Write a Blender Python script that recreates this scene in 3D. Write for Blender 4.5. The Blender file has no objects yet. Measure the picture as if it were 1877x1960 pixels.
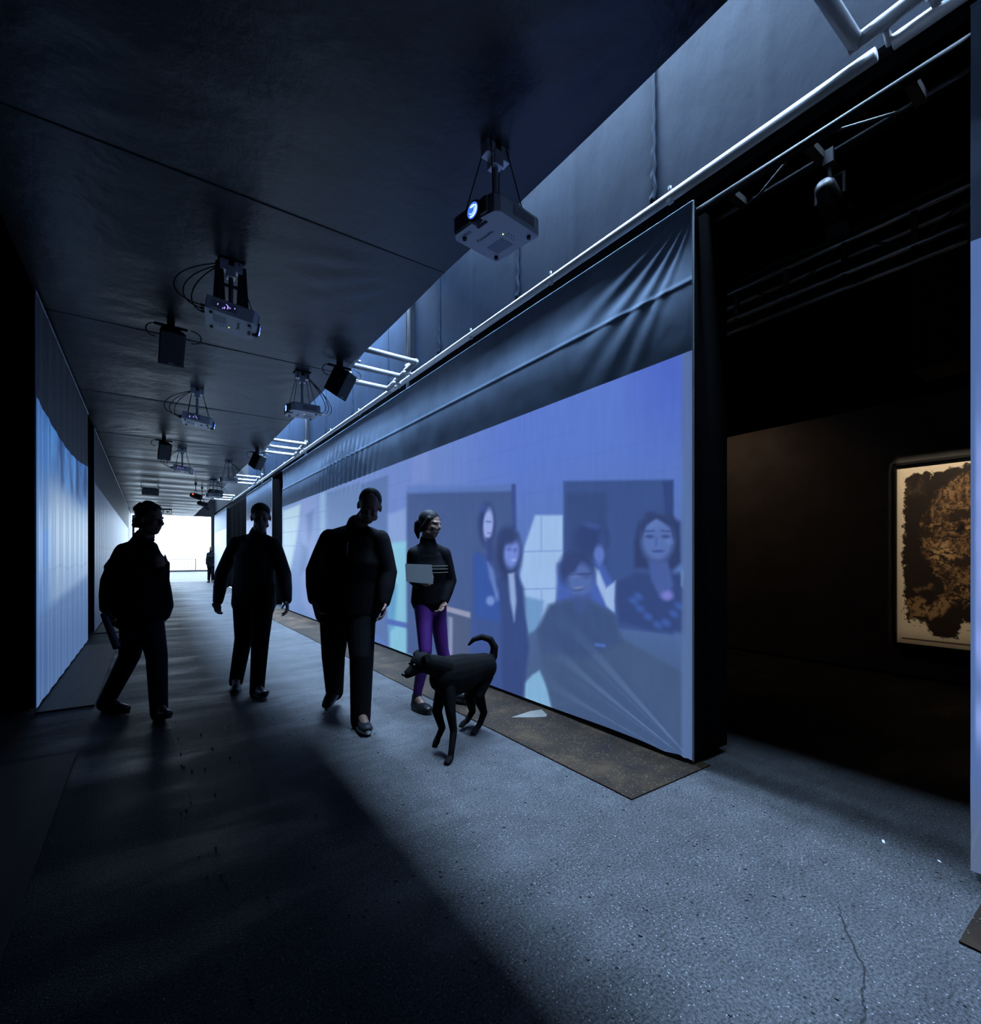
import bpy, math, random
import numpy as np
from mathutils import Vector, Matrix

random.seed(7)
SC = bpy.context.scene
COL = SC.collection

# ------------------------------------------------------------------ camera
F_PX, PX, PY, CAM_H = 932.0, 938.5, 1068.0, 1.25
YAW = math.radians(34.97)
SN, CS = math.sin(YAW), math.cos(YAW)
cam_d = bpy.data.cameras.new('camera')
cam_d.sensor_fit = 'HORIZONTAL'
cam_d.sensor_width = 36.0
cam_d.lens = 36.0 * F_PX / 1877.0
cam_d.shift_y = (PY - 980.0) / 1877.0
cam_d.clip_start = 0.02
cam_d.clip_end = 400
cam = bpy.data.objects.new('camera', cam_d)
COL.objects.link(cam)
cam.location = (0, 0, CAM_H)
cam.rotation_euler = (math.pi / 2, 0, -YAW)
SC.camera = cam

# ------------------------------------------------------------------ colour management, world, large lights
SC.view_settings.view_transform = 'Standard'
SC.view_settings.look = 'None'
SC.view_settings.gamma = 1.0
SC.view_settings.use_curve_mapping = False
SC.view_settings.exposure = 0.0
SC.cycles.sample_clamp_indirect = 4.0
SC.cycles.max_bounces = 4
SC.cycles.diffuse_bounces = 3
SC.cycles.glossy_bounces = 2
SC.cycles.transmission_bounces = 0
SC.cycles.use_adaptive_sampling = True
SC.cycles.adaptive_threshold = 0.1
SC.cycles.caustics_reflective = False
SC.cycles.caustics_refractive = False

w = bpy.data.worlds.new('overcast_sky')
SC.world = w
w.use_nodes = True
bg = w.node_tree.nodes['Background']
bg.inputs[0].default_value = (0.62, 0.80, 1.0, 1)
bg.inputs[1].default_value = 5.8


def area(name, loc, rot, sx, sy, power, color=(0.44, 0.66, 1.0), portal=False, spread=180):
    l = bpy.data.lights.new(name, 'AREA')
    l.shape = 'RECTANGLE'
    l.size, l.size_y = sx, sy
    l.energy = power
    l.color = color
    l.spread = math.radians(spread)
    if portal:
        l.cycles.is_portal = True
    o = bpy.data.objects.new(name, l)
    COL.objects.link(o)
    o.location = loc
    o.rotation_euler = rot
    return o


# daylight that falls through the exit of the passage
area('exit_portal', (1.0, 29.9, 1.9), (-math.pi / 2, 0, 0), 4.2, 3.6, 1, portal=True)
# the strip of light above the slot between the ceiling and the side drape, one lamp per bay
for y0, y1, p, z in ((-2.2, 0.7, 240, 6.3), (0.9, 5.7, 540, 6.3), (5.95, 10.7, 850, 5.5), (10.95, 15.6, 850, 5.5), (15.9, 20.6, 800, 5.5), (20.9, 29.0, 1000, 5.5)):
    area('slot_strip_light', (2.52, (y0 + y1) / 2, z), (0, 0, 0), 0.34, y1 - y0, p, spread=95)

# ------------------------------------------------------------------ helpers


def at(px, py, d):
    """photo pixel at camera depth d -> world point"""
    l = (px - PX) / F_PX * d
    z = CAM_H - (py - PY) / F_PX * d
    return Vector((CS * l + SN * d, -SN * l + CS * d, z))


def to_px(X, Y, Z):
    l = CS * X - SN * Y
    d = SN * X + CS * Y
    return PX + F_PX * l / d, PY - F_PX * (Z - CAM_H) / d


def y_on(px, X):
    """Y of the point seen at photo column px on the plane X = const"""
    k = (px - PX) / F_PX
    d = X / (CS * k + SN)
    return d * (CS - SN * k)


def lin(c):
    c = np.asarray(c, float) / 255.0
    return np.where(c <= 0.04045, c / 12.92, ((c + 0.055) / 1.055) ** 2.4)


def srgb(r, g, b):
    return tuple(float(x) for x in lin((r, g, b)))


def new_mat(name, col=(.1, .1, .1), rough=.5, metal=0.0, spec=.5, emit=None, estr=0.0):
    m = bpy.data.materials.new(name)
    m.use_nodes = True
    m.cycles.emission_sampling = 'NONE'
    b = m.node_tree.nodes['Principled BSDF']
    b.inputs['Base Color'].default_value = (*col, 1)
    b.inputs['Roughness'].default_value = rough
    b.inputs['Metallic'].default_value = metal
    b.inputs['Specular IOR Level'].default_value = spec
    if emit:
        b.inputs['Emission Color'].default_value = (*emit, 1)
        b.inputs['Emission Strength'].default_value = estr
    return m


class NT:
    def __init__(s, m):
        s.t = m.node_tree
        s.b = s.t.nodes['Principled BSDF']

    def n(s, typ, **kw):
        nd = s.t.nodes.new(typ)
        for k, v in kw.items():
            if k in nd.inputs:
                nd.inputs[k].default_value = v
            else:
                setattr(nd, k, v)
        return nd

    def l(s, a, b):
        s.t.links.new(a, b)

    def coord(s, scale=(1, 1, 1)):
        c = s.n('ShaderNodeTexCoord')
        mp = s.n('ShaderNodeMapping')
        mp.inputs['Scale'].default_value = scale
        s.l(c.outputs['Object'], mp.inputs[0])
        return mp.outputs[0]

    def noise(s, vec, scale, detail=4, rough=.55):
        nd = s.n('ShaderNodeTexNoise')
        nd.inputs['Scale'].default_value = scale
        nd.inputs['Detail'].default_value = detail
        nd.inputs['Roughness'].default_value = rough
        s.l(vec, nd.inputs['Vector'])
        return nd.outputs['Fac']

    def ramp(s, fac, stops):
        r = s.n('ShaderNodeValToRGB')
        e = r.color_ramp.elements
        while len(e) < len(stops):
            e.new(0.5)
        for el, (p, c) in zip(e, stops):
            el.position = p
            el.color = (*c, 1) if len(c) == 3 else c
        s.l(fac, r.inputs[0])
        return r.outputs[0]

    def mix(s, fac, a, b, typ='MIX'):
        m = s.n('ShaderNodeMix', data_type='RGBA', blend_type=typ)
        for sock, v in ((m.inputs[0], fac), (m.inputs[6], a), (m.inputs[7], b)):
            if hasattr(v, 'links'):
                s.l(v, sock)
            else:
                sock.default_value = v if not isinstance(v, tuple) else ((*v, 1) if len(v) == 3 else v)
        return m.outputs[2]

    def bump(s, h, strength, dist=.01):
        bp = s.n('ShaderNodeBump')
        bp.inputs['Strength'].default_value = strength
        bp.inputs['Distance'].default_value = dist
        s.l(h, bp.inputs['Height'])
        s.l(bp.outputs[0], s.b.inputs['Normal'])
        return bp


def fabric(name, col, rough=.42, wr=.25, spec=.5):
    m = new_mat(name, col, rough, 0, spec)
    t = NT(m)
    v = t.coord((1, 1, 1))
    n1 = t.noise(v, 3.0, 3)
    c = t.ramp(n1, [(.3, tuple(x * .82 for x in col)), (.7, tuple(min(1, x * 1.15) for x in col))])
    t.l(c, t.b.inputs['Base Color'])
    v2 = t.coord((1, 1, .45))
    n2 = t.noise(v2, 9.0, 4, .6)
    t.bump(n2, wr, .02)
    return m


# ---- mesh building
class MB:
    def __init__(s):
        s.v, s.f, s.mi = [], [], []

    def add(s, vs, fs, mi=0):
        o = len(s.v)
        s.v += [tuple(p) for p in vs]
        s.f += [tuple(i + o for i in f) for f in fs]
        s.mi += [mi] * len(fs)
        return s

    def box(s, lo, hi, M=None, mi=0):
        x0, y0, z0 = lo
        x1, y1, z1 = hi
        vs = [Vector(p) for p in ((x0, y0, z0), (x1, y0, z0), (x1, y1, z0), (x0, y1, z0), (x0, y0, z1), (x1, y0, z1), (x1, y1, z1), (x0, y1, z1))]
        if M is not None:
            vs = [M @ p for p in vs]
        return s.add(vs, [(0, 3, 2, 1), (4, 5, 6, 7), (0, 1, 5, 4), (1, 2, 6, 5), (2, 3, 7, 6), (3, 0, 4, 7)], mi)

    def cbox(s, lo, hi, c=.004, M=None):
        """box with chamfered edges"""
        x0, y0, z0 = lo
        x1, y1, z1 = hi
        pts, idx = [], {}
        for ix, (xa, sx) in enumerate(((x0, 1), (x1, -1))):
            for iy, (ya, sy) in enumerate(((y0, 1), (y1, -1))):
                for iz, (za, sz) in enumerate(((z0, 1), (z1, -1))):
                    for k, q in enumerate(((xa, ya + sy * c, za + sz * c), (xa + sx * c, ya, za + sz * c), (xa + sx * c, ya + sy * c, za))):
                        idx[ix, iy, iz, k] = len(pts)
                        pts.append(Vector(q))
        I = idx
        fs = []
        for ix in (0, 1):
            q = [I[ix, 0, 0, 0], I[ix, 1, 0, 0], I[ix, 1, 1, 0], I[ix, 0, 1, 0]]
            fs.append(q if ix else q[::-1])
        for iy in (0, 1):
            q = [I[0, iy, 0, 1], I[1, iy, 0, 1], I[1, iy, 1, 1], I[0, iy, 1, 1]]
            fs.append(q[::-1] if iy else q)
        for iz in (0, 1):
            q = [I[0, 0, iz, 2], I[1, 0, iz, 2], I[1, 1, iz, 2], I[0, 1, iz, 2]]
            fs.append(q if iz else q[::-1])
        for a in (0, 1):
            for b in (0, 1):
                fs.append([I[a, b, 0, 0], I[a, b, 1, 0], I[a, b, 1, 1], I[a, b, 0, 1]])
                fs.append([I[a, 0, b, 0], I[a, 1, b, 0], I[a, 1, b, 2], I[a, 0, b, 2]])
                fs.append([I[0, a, b, 1], I[1, a, b, 1], I[1, a, b, 2], I[0, a, b, 2]])
                for e in (0, 1):
                    fs.append([I[a, b, e, 0], I[a, b, e, 1], I[a, b, e, 2]])
        if M is not None:
            pts = [M @ p for p in pts]
        return s.add(pts, fs)

    def tube(s, pts, r, n=10, caps=True, closed=False):
        pts = [Vector(p) for p in pts]
        rs = r if hasattr(r, '__len__') else [r] * len(pts)
        m = len(pts)
        rings = []
        ref = None
        for i, p in enumerate(pts):
            a = pts[max(i - 1, 0)] if not closed else pts[i - 1]
            b = pts[min(i + 1, m - 1)] if not closed else pts[(i + 1) % m]
            d = (b - a).normalized()
            if ref is None:
                ref = d.orthogonal().normalized()
            ref = (ref - d * ref.dot(d))
            ref = ref.normalized() if ref.length > 1e-6 else d.orthogonal().normalized()
            q = d.cross(ref)
            rings.append([p + (ref * math.cos(2 * math.pi * k / n) + q * math.sin(2 * math.pi * k / n)) * rs[i] for k in range(n)])
        vs = [p for rg in rings for p in rg]
        fs = []
        for i in range(m if closed else m - 1):
            j = (i + 1) % m
            for k in range(n):
                k2 = (k + 1) % n
                fs.append((i * n + k, i * n + k2, j * n + k2, j * n + k))
        if caps and not closed:
            fs.append(tuple(range(n))[::-1])
            fs.append(tuple((m - 1) * n + k for k in range(n)))
        return s.add(vs, fs)

    def capsule(s, pts, radii, n=14, ref=None):
        """closed lofted limb: elliptical rings (ra along ref, rb across), rounded ends"""
        pts = [Vector(p) for p in pts]
        rad = [(r, r) if not hasattr(r, '__len__') else r for r in radii]
        # rounded ends
        d0 = (pts[0] - pts[1]).normalized()
        d1 = (pts[-1] - pts[-2]).normalized()
        P, R = [], []
        for k in (0.97, .8, .5):
            sq = math.sqrt(1 - k * k)
            m = min(rad[0])
            P.append(pts[0] + d0 * m * k); R.append((rad[0][0] * sq, rad[0][1] * sq))
        P += pts; R += rad
        for k in (.5, .8, .97):
            sq = math.sqrt(1 - k * k)
            m = min(rad[-1])
            P.append(pts[-1] + d1 * m * k); R.append((rad[-1][0] * sq, rad[-1][1] * sq))
        rf = Vector(ref) if ref is not None else d1.orthogonal()
        vs = []
        m = len(P)
        for i in range(m):
            d = (P[min(i + 1, m - 1)] - P[max(i - 1, 0)]).normalized()
            u = rf - d * rf.dot(d)
            u = u.normalized() if u.length > 1e-5 else d.orthogonal().normalized()
            q = d.cross(u)
            for k in range(n):
                a = 2 * math.pi * k / n
                vs.append(P[i] + u * math.cos(a) * R[i][0] + q * math.sin(a) * R[i][1])
        fs = []
        for i in range(m - 1):
            for k in range(n):
                k2 = (k + 1) % n
                fs.append((i * n + k, i * n + k2, (i + 1) * n + k2, (i + 1) * n + k))
        fs.append(tuple(range(n))[::-1])
        fs.append(tuple((m - 1) * n + k for k in range(n)))
        return s.add(vs, fs)

    def ellipsoid(s, c, r, M=None, nu=16, nv=10):
        c = Vector(c)
        vs, fs = [], []
        for j in range(nv + 1):
            t = math.pi * (j + .02 if j == 0 else j - .02 if j == nv else j) / nv
            for i in range(nu):
                p = 2 * math.pi * i / nu
                q = Vector((r[0] * math.sin(t) * math.cos(p), r[1] * math.sin(t) * math.sin(p), r[2] * math.cos(t)))
                vs.append(c + (M @ q if M is not None else q))
        for j in range(nv):
            for i in range(nu):
                i2 = (i + 1) % nu
                fs.append((j * nu + i, (j + 1) * nu + i, (j + 1) * nu + i2, j * nu + i2))
        fs.append(tuple(range(nu)))
        fs.append(tuple(nv * nu + k for k in range(nu))[::-1])
        return s.add(vs, fs)

    def prism(s, poly, thick, M=None):
        """poly: 2D outline in local XY, extruded along +Z"""
        n = len(poly)
        vs = [Vector((x, y, 0)) for x, y in poly] + [Vector((x, y, thick)) for x, y in poly]
        if M is not None:
            vs = [M @ p for p in vs]
        fs = [tuple(range(n))[::-1], tuple(range(n, 2 * n))]
        fs += [(i, (i + 1) % n, n + (i + 1) % n, n + i) for i in range(n)]
        return s.add(vs, fs)

    def mesh(s, name, smooth=False):
        me = bpy.data.meshes.new(name)
        me.from_pydata(s.v, [], s.f)
        if any(s.mi):
            me.polygons.foreach_set('material_index', s.mi)
        if smooth:
            me.polygons.foreach_set('use_smooth', [True] * len(me.polygons))
        me.update()
        return me

    def build(s, name, mat, parent=None, smooth=False):
        return link(name, s.mesh(name, smooth), mat, parent)


def link(name, me, mat=None, parent=None):
    o = bpy.data.objects.new(name, me)
    COL.objects.link(o)
    if mat is not None:
        for m in (mat if isinstance(mat, (list, tuple)) else [mat]):
            me.materials.append(m)
    if parent is not None:
        o.parent = parent
        o.matrix_parent_inverse = Matrix.Identity(4)
        bpy_par = parent
        # children meshes are written in world coordinates when the parent sits at the origin;
        # for a parent with a location, shift back
        if parent.get('_base') is not None:
            b = Vector(parent['_base'])
            me.transform(Matrix.Translation(-b))
        elif parent.parent is not None and parent.parent.get('_base') is not None:
            b = Vector(parent.parent['_base'])
            me.transform(Matrix.Translation(-b))
    return o


def tag(o, label, cat, group=None):
    o['label'] = label
    o['category'] = cat
    if group:
        o['group'] = group
    return o


def thing(name, label, cat, base=(0, 0, 0), group=None):
    """Empty at the thing's base; its part meshes are given in world coordinates"""
    o = bpy.data.objects.new(name, None)
    o.empty_display_size = .1
    COL.objects.link(o)
    o.location = base
    o['_base'] = tuple(base)
    return tag(o, label, cat, group)


def struct(o):
    o['kind'] = 'structure'
    return o


def struct_empty(name):
    o = bpy.data.objects.new(name, None)
    COL.objects.link(o)
    return struct(o)


def grid_mesh(name, P, smooth=True, cols=None):
    """P: (nu, nv, 3) array"""
    nu, nv = P.shape[:2]
    me = bpy.data.meshes.new(name)
    idx = np.arange(nu * nv).reshape(nu, nv)
    q = np.stack([idx[:-1, :-1], idx[1:, :-1], idx[1:, 1:], idx[:-1, 1:]], -1).reshape(-1, 4)
    me.vertices.add(nu * nv)
    me.vertices.foreach_set('co', P.reshape(-1).astype(np.float32))
    me.loops.add(q.size)
    me.loops.foreach_set('vertex_index', q.reshape(-1).astype(np.int32))
    me.polygons.add(len(q))
    me.polygons.foreach_set('loop_start', (np.arange(len(q)) * 4).astype(np.int32))
    me.polygons.foreach_set('use_smooth', np.full(len(q), smooth))
    me.update(calc_edges=True)
    if cols is not None:
        a = me.color_attributes.new('picture', 'FLOAT_COLOR', 'POINT')
        c = np.concatenate([cols.reshape(-1, 3), np.ones((nu * nv, 1))], 1)
        a.data.foreach_set('color', c.reshape(-1).astype(np.float32))
    return me


def sstep(a, b, x):
    t = np.clip((x - a) / (b - a), 0, 1)
    return t * t * (3 - 2 * t)


# ---- soft 2D painting on point arrays (for projected pictures and the framed print)
class Paint:
    def __init__(s, u, v, base):
        s.u, s.v = u, v
        s.c = np.zeros(u.shape + (3,)) + np.asarray(base, float)

    def blend(s, m, col, op=1.0):
        m = (np.clip(m, 0, 1) * op)[..., None]
        s.c = s.c * (1 - m) + np.asarray(col, float) * m

    def poly(s, pts, col, soft=3.0, op=1.0):
        u, v = s.u, s.v
        inside = np.zeros(u.shape, bool)
        dist = np.full(u.shape, 1e9)
        n = len(pts)
        for i in range(n):
            x0, y0 = pts[i]
            x1, y1 = pts[(i + 1) % n]
            dx, dy = x1 - x0, y1 - y0
            t = np.clip(((u - x0) * dx + (v - y0) * dy) / (dx * dx + dy * dy + 1e-9), 0, 1)
            dist = np.minimum(dist, np.hypot(u - x0 - t * dx, v - y0 - t * dy))
            if y0 != y1:
                cr = ((y0 > v) != (y1 > v)) & (u < (x1 - x0) * (v - y0) / (y1 - y0) + x0)
                inside ^= cr
        sd = np.where(inside, dist, -dist)
        s.blend(.5 + sd / (2 * soft), col, op)

    def ell(s, cx, cy, rx, ry, col, soft=.25, op=1.0, rot=0):
        a = math.radians(rot)
        du, dv = s.u - cx, s.v - cy
        x = (du * math.cos(a) + dv * math.sin(a)) / rx
        y = (-du * math.sin(a) + dv * math.cos(a)) / ry
        r = np.hypot(x, y)
        s.blend(.5 + (1 - r) / (2 * soft), col, op)

    def line(s, x0, y0, x1, y1, w, col, op=1.0):
        dx, dy = x1 - x0, y1 - y0
        t = np.clip(((s.u - x0) * dx + (s.v - y0) * dy) / (dx * dx + dy * dy), 0, 1)
        d = np.hypot(s.u - x0 - t * dx, s.v - y0 - t * dy)
        s.blend(1 - (d - w * .5) / (w * .6 + .5), col, op)


def vnoise(x, y, seed=0):
    """cheap value noise"""
    xi, yi = np.floor(x).astype(int), np.floor(y).astype(int)
    fx, fy = x - xi, y - yi
    fx, fy = fx * fx * (3 - 2 * fx), fy * fy * (3 - 2 * fy)

    def h(a, b):
        n = np.sin(a * 127.1 + b * 311.7 + seed * 74.7) * 43758.5453
        return n - np.floor(n)
    return (h(xi, yi) * (1 - fx) + h(xi + 1, yi) * fx) * (1 - fy) + (h(xi, yi + 1) * (1 - fx) + h(xi + 1, yi + 1) * fx) * fy


def fbm(x, y, seed=0, o=4):
    r = 0
    a, f, t = .5, 1, 0
    for k in range(o):
        r = r + a * vnoise(x * f, y * f, seed + k)
        t += a
        a *= .5
        f *= 2.1
    return r / t

# ------------------------------------------------------------------ materials
M_black = new_mat('black_paint', (.006, .006, .007), .8, 0, .2)
M_black_cloth = fabric('black_cloth', (.0025, .0025, .003), .9, .1, .03)
M_drape = fabric('grey_drape', (.011, .021, .040), .6, .15, .10)
M_valance = fabric('grey_screen_fabric', (.25, .33, .45), .45, .10, .4)
M_ceil = fabric('ceiling_fabric', (.015, .019, .025), .34, .24, .8)
M_steel = new_mat('galvanised_steel', (.80, .81, .83), .58, 1.0)
M_alu = new_mat('aluminium_tube', (.55, .56, .58), .5, .1)
M_darksteel = new_mat('dark_truss_steel', (.10, .10, .105), .45, .7)
M_plastic_w = new_mat('projector_white_plastic', (.62, .63, .65), .45)
M_plastic_g = new_mat('projector_grey_plastic', (.16, .17, .19), .45)
M_plastic_b = new_mat('black_plastic', (.006, .006, .007), .5, 0, .25)
M_rubber = new_mat('black_rubber', (.01, .01, .01), .6)
M_gallery = fabric('gallery_wall_paint', (.105, .10, .10), .75, .04, .2)
M_hem = new_mat('pale_hem', (.20, .22, .25), .5)


def make_floor_mat():
    m = new_mat('worn_concrete_floor', (.2, .2, .2), .45)
    t = NT(m)
    v = t.coord()
    big = t.noise(v, .55, 3, .6)
    mid = t.noise(v, 6.0, 4, .65)
    fine = t.noise(v, 105.0, 2, .8)
    base = t.ramp(mid, [(.25, (.042, .0425, .0435)), (.75, (.066, .0665, .0675))])
    base = t.mix(t.ramp(big, [(.40, (0, 0, 0)), (.62, (1, 1, 1))]), base, t.mix(1.0, base, (.88, .87, .86), 'MULTIPLY'))
    base = t.mix(1.0, base, t.ramp(fine, [(.30, (.22, .22, .22)), (.50, (.95, .95, .95)), (.72, (1.9, 1.9, 1.9))]), 'MULTIPLY')
    vo = t.n('ShaderNodeTexVoronoi')
    vo.inputs['Scale'].default_value = 85
    vo.inputs['Randomness'].default_value = 1
    t.l(v, vo.inputs['Vector'])
    sp = t.n('ShaderNodeSeparateColor')
    t.l(vo.outputs['Color'], sp.inputs[0])
    dot = t.ramp(vo.outputs['Distance'], [(.13, (1, 1, 1)), (.22, (0, 0, 0))])
    pale = t.ramp(sp.outputs[0], [(.70, (0, 0, 0)), (.72, (1, 1, 1))])
    dark = t.ramp(sp.outputs[1], [(.90, (0, 0, 0)), (.92, (1, 1, 1))])
    base = t.mix(t.mix(1.0, dot, pale, 'MULTIPLY'), base, (.27, .277, .285))
    base = t.mix(t.mix(1.0, dot, dark, 'MULTIPLY'), base, (.008, .008, .008))
    vo2 = t.n('ShaderNodeTexVoronoi')
    vo2.inputs['Scale'].default_value = 24
    t.l(v, vo2.inputs['Vector'])
    sp2 = t.n('ShaderNodeSeparateColor')
    t.l(vo2.outputs['Color'], sp2.inputs[0])
    dot2 = t.ramp(vo2.outputs['Distance'], [(.10, (1, 1, 1)), (.15, (0, 0, 0))])
    d2 = t.ramp(sp2.outputs[0], [(.60, (0, 0, 0)), (.62, (1, 1, 1))])
    base = t.mix(t.mix(1.0, dot2, d2, 'MULTIPLY'), base, (.008, .008, .009))
    t.l(base, t.b.inputs['Base Color'])
    # wet looking worn patches that run across the passage
    v3 = t.coord((.30, 1.0, 1))
    wet = t.noise(v3, 2.3, 4, .6)
    ro = t.ramp(wet, [(.32, (.42, .42, .42)), (.60, (.56, .56, .56))])
    t.l(ro, t.b.inputs['Roughness'])
    t.l(t.ramp(wet, [(.32, (.14, .14, .14)), (.50, (.035, .035, .035))]), t.b.inputs['Specular IOR Level'])
    grit = t.noise(v, 170.0, 2, .7)
    bp = t.bump(t.mix(.5, grit, fine), .55, .006)
    return m


M_floor = make_floor_mat()


def make_rust_mat(name, tint):
    m = new_mat(name, (.1, .07, .04), .7, 0, .12)
    t = NT(m)
    v = t.coord()
    n1 = t.noise(v, 2.6, 6, .65)
    base = t.ramp(n1, [(.32, (.006, .0045, .0036)), (.52, (.016 * tint, .0095 * tint, .0048 * tint)), (.72, (.042 * tint, .026 * tint, .0125 * tint))])
    vo = t.n('ShaderNodeTexVoronoi')
    vo.inputs['Scale'].default_value = 75
    t.l(v, vo.inputs['Vector'])
    sp = t.n('ShaderNodeSeparateColor')
    t.l(vo.outputs['Color'], sp.inputs[0])
    dot = t.ramp(vo.outputs['Distance'], [(.18, (1, 1, 1)), (.30, (0, 0, 0))])
    pale = t.ramp(sp.outputs[0], [(.62, (0, 0, 0)), (.64, (1, 1, 1))])
    base = t.mix(t.mix(1.0, dot, pale, 'MULTIPLY'), base, (.115, .085, .058))
    t.l(base, t.b.inputs['Base Color'])
    t.bump(t.noise(v, 60, 4), .35, .004)
    return m


M_rust = make_rust_mat('rusty_plate', 1.0)
M_rust2 = make_rust_mat('pale_rusty_plate', 1.9)


def make_board_mat():
    m = new_mat('plywood', (.2, .13, .07), .6)
    t = NT(m)
    v = t.coord((6, .6, 1))
    n1 = t.noise(v, 3.0, 5)
    c = t.ramp(n1, [(.3, (.045, .031, .020)), (.7, (.075, .053, .036))])
    t.l(c, t.b.inputs['Base Color'])
    return m


M_board = make_board_mat()


def picture_mat(name, base, strength=1.0, rough=.5):
    """screen fabric with the projected picture shining on it"""
    m = new_mat(name, base, rough)
    t = NT(m)
    a = t.n('ShaderNodeVertexColor', layer_name='picture')
    t.l(a.outputs['Color'], t.b.inputs['Emission Color'])
    t.b.inputs['Emission Strength'].default_value = strength
    v2 = t.coord((1, 1, .45))
    t.bump(t.noise(v2, 8.0, 5, .6), .10, .02)
    return m


M_pic = picture_mat('projected_picture', (.055, .058, .064), .90, .42)

RX, LX, CEIL, CEDGE = 2.67, -0.75, 3.44, 1.855
TOPZ = 3.39

# ------------------------------------------------------------------ the setting
fl = MB()
xs = [-7, -3, -.75, 1, 2.67, 5, 9]
ys = [-5, -2, 1, 4, 8, 14, 20, 26, 30.2]
for i in range(len(xs) - 1):
    for j in range(len(ys) - 1):
        fl.add([(xs[i], ys[j], 0), (xs[i + 1], ys[j], 0), (xs[i + 1], ys[j + 1], 0), (xs[i], ys[j + 1], 0)], [(0, 1, 2, 3)])
floor = struct(fl.build('floor', M_floor))

# pavement outside the exit
M_pave = new_mat('bright_pavement', (.45, .46, .48), .55)
tp = NT(M_pave)
tp.l(tp.ramp(tp.noise(tp.coord((.4, 1, 1)), 1.2, 5), [(.35, (.040, .042, .045)), (.65, (.066, .068, .072))]), tp.b.inputs['Base Color'])
struct(MB().add([(-40, 30.2, 0), (40, 30.2, 0), (40, 52.0, 0), (-40, 52.0, 0)], [(0, 1, 2, 3)]).build('pavement', M_pave))
struct(MB().box((-40, 52.0, -.1), (40, 52.3, .16)).build('kerb', new_mat('kerb_stone', (.022, .023, .025), .7)))

# crack in the floor near the gap (runs towards the camera)
ck = MB()
cpts = [(1605, 1735), (1611, 1762), (1622, 1790), (1641, 1828), (1652, 1850), (1656, 1880), (1648, 1905), (1655, 1930), (1650, 1958), (1654, 1990)]
cw = []
for i, (x, y) in enumerate(cpts):
    d = F_PX * CAM_H / (y - PY)
    p = at(x, y, d); p.z = .0012
    cw.append(p)
fine = []
rr = random.Random(3)
for a, b in zip(cw, cw[1:]):
    for k in range(5):
        q = a.lerp(b, k / 5)
        fine.append(q + Vector((rr.uniform(-.004, .004), rr.uniform(-.004, .004), 0)))
for a, b in zip(fine, fine[1:]):
    dd = (b - a).normalized(); s_ = Vector((-dd.y, dd.x, 0)) * rr.uniform(.0014, .0038)
    ck.add([a - s_, a + s_, b + s_, b - s_], [(0, 1, 2, 3)])
ck.build('crack', new_mat('crack_dark', (.005, .005, .005), .9), floor)

# ---- corridor ceiling: fabric lengths of 2.5 m sewn together
ceiling = struct_empty('ceiling')
seams = [-4.3, -1.75, .75, 3.27, 5.75, 8.2, 10.8, 13.3, 15.8, 18.3, 20.8, 23.3, 25.8, 29.7]
rng = np.random.RandomState(5)
for k, (a, b) in enumerate(zip(seams, seams[1:])):
    nx, ny = 40, 36
    X, Y = np.meshgrid(np.linspace(LX - .02, CEDGE, nx), np.linspace(a + .004, b - .004, ny), indexing='ij')
    t = (Y - a) / (b - a)
    sag = .028 * np.sin(np.pi * t)
    if a > 12:
        sag = sag + .03 * np.sin(2 * np.pi * t * 2 + .4) * np.sin(np.pi * (X - LX) / (CEDGE - LX)) * min(1, (a - 12) / 8 + .3)
    wr = (fbm(X * .9 + k * 7, Y * 3.2, 11 + k) - .5) * .016
    # diagonal pulls radiating from the seam corners
    ang = np.arctan2(Y - a, CEDGE - X + .02)
    r = np.hypot(Y - a, CEDGE - X)
    wr = wr + .008 * np.sin(ang * 22) * np.exp(-(r - .6) ** 2 / .35) * (.4 + .6 * rng.rand())
    ang2 = np.arctan2(b - Y, X - LX + .02)
    r2 = np.hypot(b - Y, X - LX)
    wr = wr + .006 * np.sin(ang2 * 20) * np.exp(-(r2 - .5) ** 2 / .2) * rng.rand()
    edge = sstep(0, .12, X - LX) * sstep(0, .06, CEDGE - X)
    Z = CEIL - sag * .6 - wr * edge * sstep(0, .1, t) * sstep(0, .1, 1 - t)
    P = np.stack([X, Y, Z], -1)
    link('fabric_panel', grid_mesh('fabric_panel', P[:, ::-1]), M_ceil, ceiling)
for y in seams[1:-1]:
    MB().tube([(LX, y, CEIL + .002), (.5, y, CEIL - .002), (CEDGE, y, CEIL + .002)], .006, 6).build('seam', M_ceil, ceiling)
MB().box((LX - .05, -4.3, CEIL + .03), (CEDGE - .004, 29.7, CEIL + .16)).build('deck', M_black, ceiling)

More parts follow.
